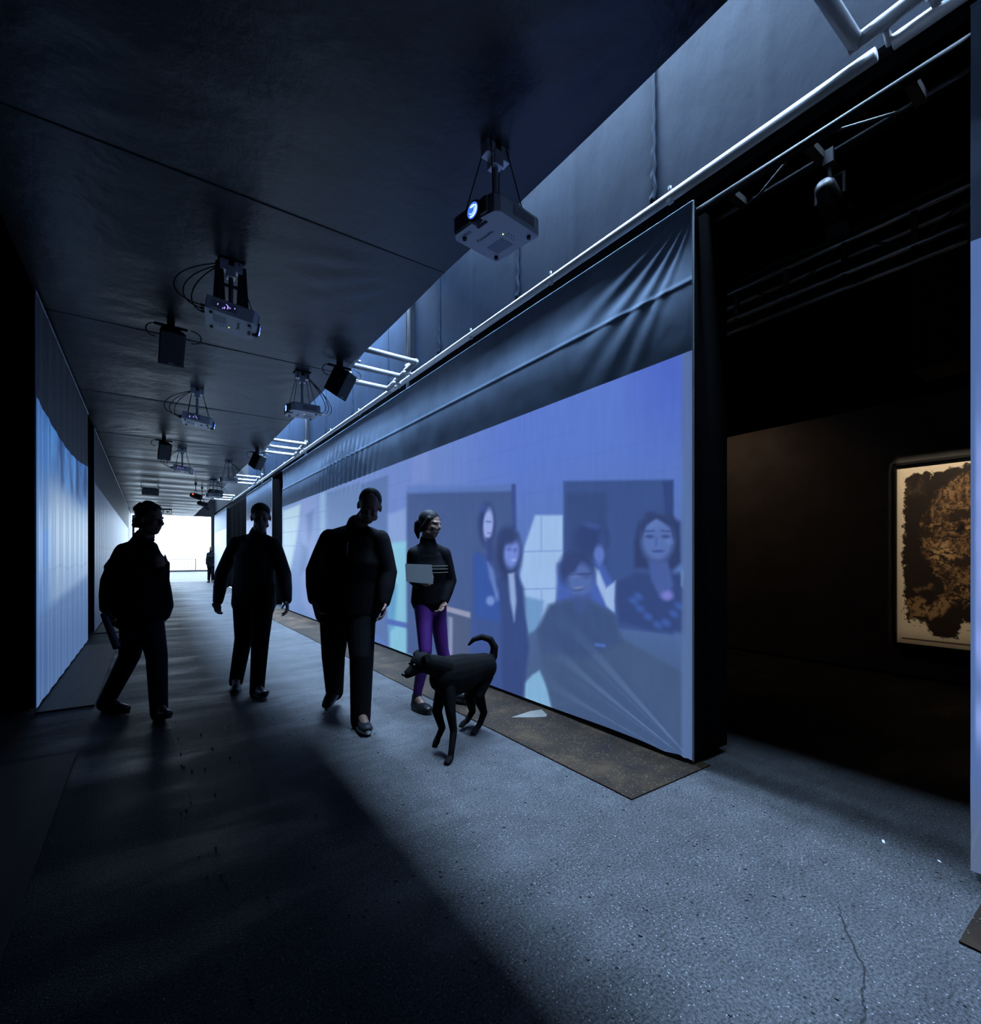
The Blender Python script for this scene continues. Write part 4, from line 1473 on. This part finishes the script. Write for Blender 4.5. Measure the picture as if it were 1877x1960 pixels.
# ------------------------------------------------------------------ outside the exit
M_rail = new_mat('pale_railing_paint', (.085, .09, .095), .5)
for k in range(2):
    x0 = -4.4 + k * 3.96
    lab = ('pale railing bay with thin balusters beyond the exit, next to the profile of the man', 'pale railing bay with thin balusters beyond the exit, nearer the standing suited man')[k]
    t = thing('railing', lab, 'railing', (x0 + 1.95, 52.15, .16), 'railing bays outside the exit')
    for z in (.32, 1.12):
        MB().box((x0, 52.12, z), (x0 + 3.9, 52.18, z + .05)).build('rail', M_rail, t)
    for q in (0, 3.84):
        MB().box((x0 + q, 52.10, -.05), (x0 + q + .09, 52.20, 1.2)).build('post', M_rail, t)
    me = MB().box((-.02, -.02, 0), (.02, .02, .78)).mesh('baluster')
    me.materials.append(M_rail)
    for i in range(26):
        b_ = bpy.data.objects.new('baluster', me)
        COL.objects.link(b_)
        b_.parent = t
        b_.location = (x0 + .2 + i * .14 - (x0 + 1.95), 0, .36 - .16)

# exit jamb posts
for nm, lab, x, y in (('jamb_post', 'dark post at the exit behind the standing suited man', 2.82, 29.15), ('jamb_post', 'thin dark post at the exit on the pale pleated screen side', -.66, 29.55)):
    t = thing(nm, lab, 'post', (x, y, 0))
    MB().cbox((x - .05, y - .06, 0), (x + .05, y + .06, 3.36), .008).build('upright', M_darksteel, t)
    MB().cbox((x - .09, y - .1, 0), (x + .09, y + .1, .012), .003).build('base_plate', M_darksteel, t)

# ------------------------------------------------------------------ litter on the floor
M_flake = new_mat('paper_scrap', (.75, .76, .78), .6)
M_chip = new_mat('dark_stone_chip', (.03, .03, .032), .7)
for k, (px_, py_, w_, h_, lab) in enumerate(((1690, 1611, .030, .009, 'white paper scrap at the edge of the lit floor by the gap'), (1797, 1649, .018, .007, 'smaller white scrap on the dark floor beside the cut-off screen'))):
    q = at(px_, py_, F_PX * CAM_H / (py_ - PY))
    a = math.radians(25 + 20 * k)
    M = Matrix.Translation((q.x, q.y, .0008)) @ Matrix.Rotation(a, 4, 'Z')
    m = MB().prism([(-w_ / 2, -h_ / 2), (w_ * .4, -h_ * .6), (w_ / 2, h_ * .2), (w_ * .1, h_ / 2), (-w_ * .4, h_ * .4)], .0015, M)
    tag(m.build('paper_scrap', M_flake), lab, 'scrap')
chips = MB()
rr = random.Random(12)
for k in range(420):
    yv = rr.uniform(.1, 4.5)
    xv = rr.uniform(.1, 2.6)
    if xv > 1.98 and yv > 1.6:
        continue
    s_ = rr.uniform(.002, .0065)
    a = rr.uniform(0, 6.28)
    pts = []
    for i in range(5):
        an = a + i * 1.256
        f = s_ * rr.uniform(.6, 1.3)
        pts.append((xv + f * math.cos(an), yv + f * math.sin(an)))
    chips.prism(pts, s_ * .7, Matrix.Translation((0, 0, .0002)))
o = chips.build('grit', M_chip)
o['kind'] = 'stuff'
tag(o, 'dark stone grit scattered over the concrete floor', 'grit')

# ------------------------------------------------------------------ people and the dog
RV, FV, UP = Vector((CS, -SN, 0)), Vector((SN, CS, 0)), Vector((0, 0, 1))


def cdir(r, f, z=0):
    """direction from camera-right, away-from-camera and up shares"""
    return (RV * r + FV * f + UP * z).normalized()


def organic(name, mb, voxel, mat, parent=None, iters=4, fac=.5):
    me = mb.mesh(name)
    o = bpy.data.objects.new(name + '_tmp', me)
    COL.objects.link(o)
    r = o.modifiers.new('r', 'REMESH')
    r.mode = 'VOXEL'
    r.voxel_size = voxel
    r.use_smooth_shade = True
    if iters:
        s = o.modifiers.new('s', 'SMOOTH')
        s.factor = fac
        s.iterations = iters
    dg = bpy.context.evaluated_depsgraph_get()
    out = bpy.data.meshes.new_from_object(o.evaluated_get(dg))
    out.name = name
    bpy.data.objects.remove(o)
    bpy.data.meshes.remove(me)
    out.materials.clear()
    out.polygons.foreach_set('use_smooth', [True] * len(out.polygons))
    return link(name, out, mat, parent)


def basis(x, y, z):
    return Matrix((x, y, z)).transposed()


def head_mesh(mb, c, f, u, s=1.0):
    """c: centre of the head, f: facing, u: up along the head"""
    f = f.normalized()
    u = (u - f * u.dot(f)).normalized()
    r = f.cross(u)
    B = basis(r, f, u)

    def P(x, y, z):
        return c + (r * x + f * y + u * z) * s
    e = lambda p, rad: mb.ellipsoid(p, tuple(q * s for q in rad), B, 18, 12)
    e(P(0, -.012, .028), (.076, .097, .092))          # skull
    e(P(0, .022, -.035), (.062, .068, .080))          # face
    e(P(0, .042, -.088), (.036, .036, .030))          # chin
    e(P(0, .072, .022), (.052, .022, .016))           # brow
    for q in (-1, 1):
        e(P(q * .036, .062, -.022), (.024, .026, .022))   # cheek
        e(P(q * .078, -.008, -.008), (.010, .020, .032))  # ear
        e(P(q * .046, .012, -.075), (.020, .040, .022))   # jaw
    mb.capsule([P(0, .084, .018), P(0, .106, -.022), P(0, .094, -.034)], [.008 * s, .0125 * s, .012 * s], 10)  # nose
    e(P(-.013, .092, -.034), (.009, .010, .008)); e(P(.013, .092, -.034), (.009, .010, .008))
    e(P(0, .084, -.058), (.024, .010, .006)); e(P(0, .082, -.068), (.021, .010, .007))  # lips
    return P, B, r, f, u


def hand_mesh(mb, wrist, d, n, side, curl=.5, s=1.0, spread=.12):
    """d: along the hand, n: palm normal, side: direction of the thumb"""
    d = d.normalized()
    n = (n - d * n.dot(d)).normalized()
    t = d.cross(n)
    if t.dot(side) < 0:
        t = -t
    palm0, palm1 = wrist + d * .015 * s, wrist + d * .082 * s
    mb.capsule([wrist - d * .01, palm0, wrist + d * .05 * s, palm1], [(.028 * s, .019 * s), (.031 * s, .017 * s), (.040 * s, .015 * s), (.040 * s, .013 * s)], 12, ref=t)
    for k, (off, ln) in enumerate(((.030, .070), (.0105, .079), (-.0095, .074), (-.029, .058))):
        base = wrist + d * (.082 - abs(off - .005) * .2) * s + t * off * s
        dd = (d + t * off * spread * 6).normalized()
        p = [base - dd * .012]
        ang = 0
        cur = base
        p.append(cur)
        for seg in (.46, .31, .23):
            ang += curl * (.75 if seg > .4 else .9)
            v = dd * math.cos(ang) + n * math.sin(ang)
            cur = cur + v * ln * seg * s
            p.append(cur)
        mb.capsule(p, [.0095 * s, .0093 * s, .0085 * s, .0080 * s, .0070 * s], 8)
    b0 = wrist + d * .022 * s + t * .028 * s
    b1 = b0 + (d * .55 + t * .75 + n * .25).normalized() * .040 * s
    b2 = b1 + (d * .85 + t * .25 + n * .35 * (1 + curl)).normalized() * .030 * s
    b3 = b2 + (d * .9 - t * .05 + n * .4 * (1 + curl)).normalized() * .022 * s
    mb.capsule([b0, b1, b2, b3], [.013 * s, .011 * s, .0095 * s, .0080 * s], 8)


def shoe(name, ankle, toe, parent, mat, sole, ground=True, s=1.0, label=None):
    """toe: tip of the shoe"""
    v = toe - ankle
    flat = Vector((v.x, v.y, 0)).normalized()
    dirn = (toe - Vector((ankle.x, ankle.y, ankle.z - .075))).normalized()
    side = dirn.cross(UP).normalized()
    up = side.cross(dirn)
    heel = ankle - up * .045 - dirn * .055
    L = .285 * s
    tip = heel + dirn * L
    if ground:
        lo = min(heel.z, tip.z) - .032
        heel = heel + UP * (.0 - lo + .004); tip = tip + UP * (.0 - lo + .004)
    m = MB()
    m.capsule([heel + dirn * .03, heel + dirn * .10, heel + dirn * .20, tip - dirn * .035], [(.037, .040), (.040, .048), (.047, .036), (.040, .026)], 14, ref=side)
    m.capsule([heel + dirn * .045 + up * .02, heel + dirn * .06 + up * .075], [.040, .042], 12)
    o = organic(name, m, .006, mat, parent, 3)
    m2 = MB()
    n = 20
    prof = []
    for i in range(n):
        a = 2 * math.pi * i / n
        x = .5 + .5 * math.cos(a)
        wdt = .040 + .010 * math.sin(max(0, min(1, (x - .2) / .8)) * math.pi)
        prof.append((x * L, math.sin(a) * wdt))
    vs = [heel - dirn * .012 + dirn * x * 1.03 + side * y - up * .034 for x, y in prof] + [heel - dirn * .012 + dirn * x * 1.03 + side * y - up * .012 for x, y in prof]
    m2.add(vs, [tuple(range(n))[::-1], tuple(range(n, 2 * n))] + [(i, (i + 1) % n, n + (i + 1) % n, n + i) for i in range(n)])
    m2.build('sole', sole, o)
    return o


def person(label, J, face, up, body_mats, s=1.0, girth=1.0, coat=True, hem=.0, hair='short', vox=.007, fat=1.0, curl=.5, hand_n=None,
           trouser_w=1.0, collar=True, foot_ground=(True, True), lat=None, palm=None):
    """J: joint name -> world Vector. keys: head neck chest waist pelvis sl sr el er wl wr hl hr hipl hipr kl kr al ar tl tr (l = image left)"""
    g = Vector(((J['al'].x + J['ar'].x) / 2, (J['al'].y + J['ar'].y) / 2, 0))
    t = thing('person', label, 'person', tuple(g))
    skin, top, legs, shoe_m, sole_m, hair_m = body_mats
    lat = (J['sr'] - J['sl']).normalized() if lat is None else lat
    b = MB()
    P, B, r, f, u = head_mesh(b, J['head'], face, up, s)
    mid = (J['sl'] + J['sr']) / 2
    b.capsule([mid - UP * .03, J['neck'], P(0, -.02, -.05)], [.068 * s, .058 * s, .056 * s], 14)
    tor = [J['pelvis'] - UP * .03, J['pelvis'] + UP * .05, J['waist'], J['chest'], mid - UP * .045]
    trd = [(.155, .105), (.160, .110), (.140, .105), (.165, .120), (.150, .085)]
    trd = [(a * s * girth, c * s * girth) for a, c in trd]
    b.capsule(tor, trd, 20, ref=lat)
    for q in 'lr':
        S, E, W = J['s' + q], J['e' + q], J['w' + q]
        b.capsule([S, S.lerp(E, .4), E, E.lerp(W, .3), W], [.056 * s, .050 * s, .040 * s, .042 * s, .028 * s], 12)
        K, A, Hh = J['k' + q], J['a' + q], J['hip' + q]
        ls = s * min(1, trouser_w * .92)
        b.capsule([Hh, Hh.lerp(K, .45), K, K.lerp(A, .3), A], [.080 * ls, .072 * ls, .054 * ls, .054 * ls, .036 * ls], 14)
        b.capsule([A, A.lerp(J['t' + q], .5), A.lerp(J['t' + q], .85)], [.036, .034, .024], 10)
        n_ = (palm or {}).get(q) or (mid - W).normalized()
        hand_mesh(b, W, J['h' + q] - W, n_, face, curl if not isinstance(curl, dict) else curl[q], s)
    organic('body', b, min(vox, .0065), skin, t, 2, .4)
    # eyes
    for q in (-1, 1):
        ey = MB().ellipsoid(P(q * .033, .073, .0), (.012 * s, .010 * s, .009 * s), B, 10, 8).build('eye', M_eye, t, True)
    # hair
    h = MB()
    if hair == 'bald':
        h.ellipsoid(P(0, -.026, .040), (.0815 * s, .094 * s, .086 * s), B, 18, 12)
    elif hair == 'curly':
        h.ellipsoid(P(0, -.030, .045), (.086 * s, .092 * s, .092 * s), B, 18, 12)
        rr = random.Random(4)
        for k in range(40):
            a, e = rr.uniform(0, 6.28), rr.uniform(.0, 1.25)
            x, y, z = math.sin(e) * math.cos(a) * .082, -.030 + math.sin(e) * math.sin(a) * .090, .045 + math.cos(e) * .088
            h.ellipsoid(P(x, y, z), (.022 * s, .022 * s, .022 * s), B, 8, 6)
        for k in range(14):
            a = math.pi + (k / 13) * math.pi
            h.ellipsoid(P(math.cos(a) * .078, -.028 + math.sin(a) * .088, -.02 - .03 * (k % 2)), (.022 * s, .022 * s, .026 * s), B, 8, 6)
    elif hair == 'tail':
        h.ellipsoid(P(0, -.024, .044), (.086 * s, .102 * s, .090 * s), B, 18, 12)
        h.capsule([P(0, -.11, .03), P(0, -.15, .0), P(0, -.15, -.07), P(0, -.13, -.13)], [.028 * s, .034 * s, .030 * s, .012 * s], 10)
        h.capsule([P(-.07, .03, .05), P(-.082, -.01, -.02), P(-.07, -.05, -.06)], [.018, .02, .018], 8)
        h.capsule([P(.07, .03, .05), P(.082, -.01, -.02), P(.07, -.05, -.06)], [.018, .02, .018], 8)
    else:
        h.ellipsoid(P(0, -.022, .048), (.084 * s, .100 * s, .086 * s), B, 18, 12)
    organic('hair', h, .007, hair_m, t, 2)
    # trousers or leggings: one piece
    tr = MB()
    tw = trouser_w
    for q in 'lr':
        K, A, Hh = J['k' + q], J['a' + q], J['hip' + q]
        lo = A + (K - A).normalized() * (-.055 if tw > .9 else .02)
        tr.capsule([Hh + UP * .06, Hh.lerp(K, .4), K, K.lerp(A, .45), lo], [.112 * s * (.6 + .4 * tw), .098 * s * tw, .076 * s * tw, .070 * s * tw, (.062 if tw > .9 else .050) * s * tw], 16)
    tr.capsule([J['pelvis'] + UP * .10, J['pelvis'] - UP * .02, J['pelvis'] - UP * .08], [(.165 * s * girth, .118 * s * girth), (.172 * s * girth, .122 * s * girth), (.13 * s * girth, .10 * s)], 18, ref=lat)
    organic('trousers', tr, max(vox, .008), legs, t, 4)
    # jacket or top
    c = MB()
    low = J['pelvis'] + UP * hem
    k = .03 * fat
    pts = [low, low.lerp(J['waist'], .6), J['waist'], J['chest'], mid - UP * .04]
    rd = [(.190 + k, .135 + k), (.178 + k, .128 + k), (.165 + k, .122 + k), (.175 + k, .128 + k), (.128 + k, .088 + k * .6)]
    c.capsule(pts, [(a * s * girth, e_ * s * girth) for a, e_ in rd], 22, ref=lat)
    for q in 'lr':
        S = J['s' + q]
        c.capsule([S, S.lerp(J['neck'], .45) - UP * .012, S.lerp(J['neck'], .85) - UP * .02], [.058 * s, .056 * s, .050 * s], 14)
    if collar:
        c.capsule([mid + UP * .0, J['neck'].lerp(mid, .1) + UP * .022], [(.088 * s, .078 * s), (.074 * s, .070 * s)], 16, ref=lat)
    for q in 'lr':
        S, E, W = J['s' + q], J['e' + q], J['w' + q]
        a_ = .016 * fat
        c.capsule([S, S.lerp(E, .45), E, E.lerp(W, .5), W - (W - E).normalized() * .012], [(.056 + a_ * .6) * s, (.054 + a_ * .8) * s, (.048 + a_) * s, (.042 + a_) * s, (.034 + a_ * .7) * s], 14)
    organic('jacket' if coat else 'jumper', c, max(vox, .008), top, t, 5)
    for i, q in enumerate('lr'):
        shoe('shoe', J['a' + q], J['t' + q], t, shoe_m, sole_m, foot_ground[i], s)
    return t, P


M_eye = new_mat('eye', (.03, .03, .03), .35, 0, .2)
M_skin = new_mat('skin', (.11, .060, .042), .55)
M_skin2 = new_mat('skin_light', (.17, .095, .068), .55)
M_cloth_b = fabric('black_jacket_cloth', (.0030, .0030, .0038), .85, .2, .08)
M_cloth_n = fabric('navy_suit_cloth', (.0045, .005, .0065), .75, .3, .2)
M_jeans = fabric('dark_jeans', (.006, .009, .018), .8, .3, .2)
M_trous = fabric('black_trousers', (.003, .003, .0038), .85, .2, .08)
M_purple = fabric('purple_leggings', (.055, .008, .115), .65, .2, .3)
M_hair = new_mat('dark_hair', (.005, .005, .005), .65, 0, .15)
M_shoe = new_mat('black_leather', (.007, .007, .008), .4, 0, .3)
M_sneak = new_mat('dark_grey_sneaker', (.008, .010, .014), .6, 0, .2)
M_sole = new_mat('black_sole', (.012, .012, .012), .6)
M_solew = new_mat('white_sole', (.22, .225, .235), .5)


def joints(spec, d):
    J = {}
    for k, v in spec.items():
        J[k] = at(v[0], v[1], v[2] if len(v) > 2 else d)
    if 'waist' not in J:
        J['waist'] = J['pelvis'].lerp((J['sl'] + J['sr']) / 2, .38)
    if 'chest' not in J:
        J['chest'] = J['pelvis'].lerp((J['sl'] + J['sr']) / 2, .72)
    return J


# ---- large man in a dark jacket looking down
J = joints(dict(head=(707, 969, 3.62), neck=(684, 1006, 3.72), sl=(630, 1030, 3.76), sr=(728, 1032, 3.72),
                pelvis=(664, 1148, 3.80), el=(603, 1094, 3.80), wl=(602, 1148, 3.66), hl=(616, 1190, 3.60),
                er=(742, 1096, 3.74), wr=(734, 1154, 3.66), hr=(733, 1200, 3.58),
                hipl=(643, 1152, 3.80), hipr=(688, 1152, 3.80), kl=(638, 1256, 3.80), kr=(692, 1258, 3.62),
                al=(640, 1318, 4.08), ar=(690, 1366, 3.60), tl=(633, 1350, 4.02), tr=(704, 1400, 3.40)), 3.8)
t, P = person('heavy man in a loose black jacket looking down as he walks ahead of the dog', J, cdir(.12, -1, -.62), cdir(.22, -.45, 1),
              (M_skin, M_cloth_b, M_trous, M_sneak, M_solew, M_hair), 1.04, 1.12, True, -.06, 'bald', trouser_w=1.12, fat=1.4, foot_ground=(True, True))
# zip down the jacket front
zf = cdir(.1, -1)
zp = [J['chest'] + zf * .185 + UP * .10, J['waist'] + zf * .185, J['pelvis'] + zf * .195 - UP * .03]
MB().tube(zp, .004, 6).build('zip', M_plastic_g, t)

# ---- man in a dark suit with swinging arms
J = joints(dict(head=(499, 990, 4.48), neck=(495, 1022, 4.54), sl=(452, 1040, 4.56), sr=(524, 1042, 4.52),
                pelvis=(486, 1132, 4.56), el=(425, 1098, 4.60), wl=(417, 1152, 4.46), hl=(415, 1186, 4.38),
                er=(544, 1100, 4.54), wr=(549, 1150, 4.40), hr=(551, 1184, 4.34),
                hipl=(469, 1134, 4.56), hipr=(503, 1134, 4.54), kl=(466, 1222, 4.46), kr=(498, 1226, 4.40),
                al=(453, 1296, 4.62), ar=(492, 1314, 4.42), tl=(450, 1318, 4.50), tr=(508, 1334, 4.26)), 4.55)
person('slim man in a black suit walking with hanging arms before the far dark gap', J, cdir(.45, -1, -.15), cdir(0, -.1, 1),
       (M_skin, M_cloth_n, M_trous, M_shoe, M_sole, M_hair), 1.0, .94, True, -.12, 'short', foot_ground=(True, True))

# ---- man in profile with rolled paper
J = joints(dict(head=(288, 995, 3.82), neck=(278, 1030, 3.84), sl=(238, 1056, 3.70), sr=(286, 1050, 4.00),
                pelvis=(268, 1150, 3.86), el=(212, 1112, 3.70), wl=(204, 1166, 3.62), hl=(206, 1204, 3.58),
                er=(292, 1102, 4.02), wr=(303, 1088, 3.80), hr=(308, 1066, 3.74),
                hipl=(262, 1156, 3.80), hipr=(280, 1156, 3.92), kl=(248, 1256, 3.84), kr=(300, 1256, 3.80),
                al=(206, 1338, 3.96), ar=(304, 1352, 3.78), tl=(238, 1358, 3.92), tr=(322, 1372, 3.64)), 3.85)
tP, PP = person('man in profile with curly hair and dark coat carrying rolled paper', J, cdir(1, -.18, -.08), cdir(.05, 0, 1),
                (M_skin, M_cloth_b, M_jeans, M_shoe, M_sole, M_hair), .98, 1.08, True, -.06, 'curly', fat=1.3, lat=cdir(.45, 1), curl={'l': 1.0, 'r': .9}, foot_ground=(True, True))
# coat collar standing off at the throat
cn = J['neck']
MB().prism([(0, 0), (.075, .03), (.10, .012), (.07, -.01), (.095, -.05), (.01, -.06)], .012,
           Matrix.Translation(cn + cdir(1, 0) * .02 - UP * .03 - FV * .05) @ basis(cdir(1, -.2), UP, cdir(.2, 1)).to_4x4()).build('collar', M_cloth_b, tP)
# rolled paper held in the hanging hand
ra = at(203, 1186, 3.56)
rb = at(224, 1240, 3.50)
dv = (rb - ra).normalized()
roll = MB()
roll.tube([ra - dv * .05, ra, rb], [.022, .023, .025], 14, caps=False)
roll.tube([ra - dv * .05, ra, rb], [.016, .017, .019], 14, caps=False)
o = roll.build('rolled_paper', new_mat('grey_paper', (.06, .068, .085), .6), None, True)
tag(o, 'grey rolled sheet of paper in the hanging hand of the man in profile', 'paper')

# ---- woman in purple leggings
J = joints(dict(head=(824, 1004, 4.02), neck=(818, 1038, 4.06), sl=(792, 1060, 3.98), sr=(850, 1060, 4.10),
                pelvis=(822, 1146, 4.10), el=(790, 1108, 4.02), wl=(806, 1120, 3.86), hl=(826, 1106, 3.84),
                er=(862, 1112, 4.14), wr=(850, 1152, 4.04), hr=(842, 1172, 3.98),
                hipl=(810, 1152, 4.08), hipr=(834, 1152, 4.12), kl=(814, 1246, 3.98), kr=(846, 1242, 4.16),
                al=(797, 1334, 4.02), ar=(866, 1318, 4.22), tl=(815, 1358, 3.92), tr=(884, 1334, 4.16)), 4.08)
tW, PW = person('woman in a striped dark jumper and purple leggings behind the black dog', J, cdir(.9, -.55, -.1), cdir(.02, 0, 1),
                (M_skin2, M_cloth_b, M_purple, M_shoe, M_sole, M_hair), .92, .82, False, -.02, 'tail', trouser_w=.78, fat=.7, lat=cdir(1, .35), curl={'l': .7, 'r': .5},
                foot_ground=(True, True))
M_stripe = new_mat('pale_stripe', (.09, .075, .055), .7)
mid = (J['sl'] + J['sr']) / 2
for k, z in enumerate((-.075, -.10, -.128)):
    c = mid.lerp(J['pelvis'], .12) + UP * (z + .02)
    la, fo = cdir(1, .35), cdir(.35, -1)
    pts = []
    for i in range(28):
        a = 2 * math.pi * i / 28
        pts.append(c + la * math.cos(a) * .155 + fo * math.sin(a) * .118)
    MB().tube(pts, .0035, 6, closed=True).build('stripe', M_stripe, tW)
# sheet of paper in her hand
pc = at(802, 1098, 3.78)
Mx = Matrix.Translation(pc) @ basis(cdir(1, .15), cdir(-.12, .1, 1), cdir(.15, -1)).to_4x4()
o = MB().prism([(-.105, -.062), (.10, -.082), (.105, .07), (-.10, .078)], .003, Mx).build('paper_sheet', new_mat('dim_paper', (.11, .115, .12), .6))
tag(o, 'pale sheet of paper held against the striped jumper', 'paper')

# ---- man in a suit standing at the exit
D = 24.9
J = joints(dict(head=(404, 1051), neck=(403.5, 1056.3), sl=(398.2, 1059.8), sr=(409.2, 1059.8), pelvis=(404, 1081), el=(396.2, 1070.5), wl=(395.2, 1079.5, 24.8), hl=(395.8, 1083, 24.75),
                er=(411.6, 1070.5), wr=(411.2, 1079, 24.7), hr=(409.6, 1082.4, 24.65), hipl=(401, 1081.5), hipr=(406.6, 1081.5), kl=(400.2, 1097, 24.85), kr=(407, 1097, 24.85),
                al=(399.4, 1110.9), ar=(407.6, 1110.9), tl=(396.4, 1114, 24.65), tr=(407.6, 1114.2, 24.62)), D)
person('suited man standing still in the bright exit', J, cdir(-.25, -1, 0), UP, (M_skin, new_mat('grey_suit', (.004, .0045, .006), .8, 0, .05), M_trous, M_shoe, M_sole, M_hair), 1.03, .95, True, -.10, 'short', vox=.012)

# ------------------------------------------------------------------ dog
M_dog = new_mat('black_dog_coat', (.003, .003, .003), .75, 0, .05)
td = NT(M_dog)
td.bump(td.noise(td.coord((1, 1, 3)), 60, 3), .4, .004)
q = lambda x, y, d: at(x, y, d)
rump, shoul = q(928, 1276, 3.50), q(856, 1290, 3.16)
ax = (shoul - rump).normalized()
sd = ax.cross(UP).normalized()
dg_ = MB()
dg_.capsule([rump, rump.lerp(shoul, .3) - UP * .0, rump.lerp(shoul, .6) - UP * .015, shoul - UP * .02, shoul + ax * .06 - UP * .01],
            [(.086, .100), (.088, .104), (.102, .132), (.102, .138), (.078, .100)], 18, ref=sd)
dg_.capsule([rump.lerp(shoul, .62) - UP * .05, shoul - UP * .07], [(.070, .075), (.066, .085)], 14, ref=sd)
neck0, skull = shoul + ax * .04 + UP * .03, q(806, 1268, 2.98)
hd = (q(776, 1284, 2.92) - skull).normalized()
dg_.capsule([neck0 - ax * .04, neck0.lerp(skull, .5) + UP * .01, skull], [(.078), (.066), (.058)], 14)
hs = hd.cross(UP).normalized()
hu = hs.cross(hd)
dg_.ellipsoid(skull, (.062, .074, .062), basis(hs, hd, hu), 16, 10)
dg_.capsule([skull + hd * .03 - hu * .012, skull + hd * .070 - hu * .02, skull + hd * .105 - hu * .024], [(.046, .042), (.038, .035), (.030, .027)], 12, ref=hs)
for sg in (-1, 1):
    e0 = skull + hs * sg * .045 + hu * .035 - hd * .01
    dg_.capsule([e0, e0 + hs * sg * .022 + hu * .02 - hd * .01, e0 + hs * sg * .045 - hu * .022 + hd * .012], [(.022, .009), (.026, .009), (.012, .007)], 10, ref=hd)


def leg(pts, rad, paw):
    dg_.capsule(pts, rad, 12)
    a = pts[-1]
    dg_.capsule([a - paw * .005, a + paw * .028 - UP * .004, a + paw * .050 - UP * .008], [(.020, .018), (.025, .016), (.020, .013)], 10, ref=paw.cross(UP))
    for k in (-1, 0, 1):
        s_ = paw.cross(UP).normalized()
        dg_.ellipsoid(a + paw * .055 + s_ * k * .013 - UP * .010, (.009, .014, .009), basis(s_, paw, UP), 8, 6)


fwd = Vector((ax.x, ax.y, 0)).normalized()
toc = cdir(-.35, -1)
# near front leg straight down to the lit floor
leg([q(858, 1318, 3.10), q(862, 1362, 3.06), q(868, 1400, 3.05), q(864, 1436, 3.00), q(862, 1450, 2.99)], [.046, .034, .024, .020, .020], toc)
# other front leg lifted in the step
leg([q(846, 1318, 3.20), q(836, 1362, 3.14), q(846, 1394, 3.16), q(838, 1412, 3.16)], [.046, .034, .024, .020], (toc - UP * .6).normalized())
# near hind leg: thigh, knee forward, hock back, shank down
leg([q(926, 1292, 3.50), q(914, 1330, 3.42), q(926, 1364, 3.52), q(918, 1386, 3.50), q(911, 1396, 3.47)], [.072, .050, .027, .022, .020], toc)
# far hind leg behind
leg([q(916, 1296, 3.56), q(898, 1334, 3.52), q(904, 1362, 3.64), q(893, 1380, 3.60), q(888, 1383, 3.57)], [.068, .046, .026, .021, .020], toc)
dog = thing('dog', 'black short-haired dog with a curled tail trotting on the lit floor', 'dog', (shoul.x, shoul.y, 0))
tail = [q(934, 1272, 3.54), q(944, 1256, 3.55), q(946, 1238, 3.55), q(938, 1224, 3.55), q(922, 1219, 3.55), q(906, 1224, 3.54), q(897, 1234, 3.54)]
dg_.capsule(tail, [.036, .032, .029, .027, .024, .019, .010], 10)
organic('body', dg_, .0065, M_dog, dog, 3)
for sg in (-1, 1):
    MB().ellipsoid(skull + hs * sg * .030 + hd * .060 + hu * .018, (.009, .009, .009), None, 8, 6).build('eye', M_eye, dog, True)
MB().ellipsoid(skull + hd * .130 - hu * .014, (.014, .012, .011), None, 10, 6).build('nose', M_rubber, dog, True)

for o in list(bpy.data.objects):
    if '_base' in o:
        del o['_base']
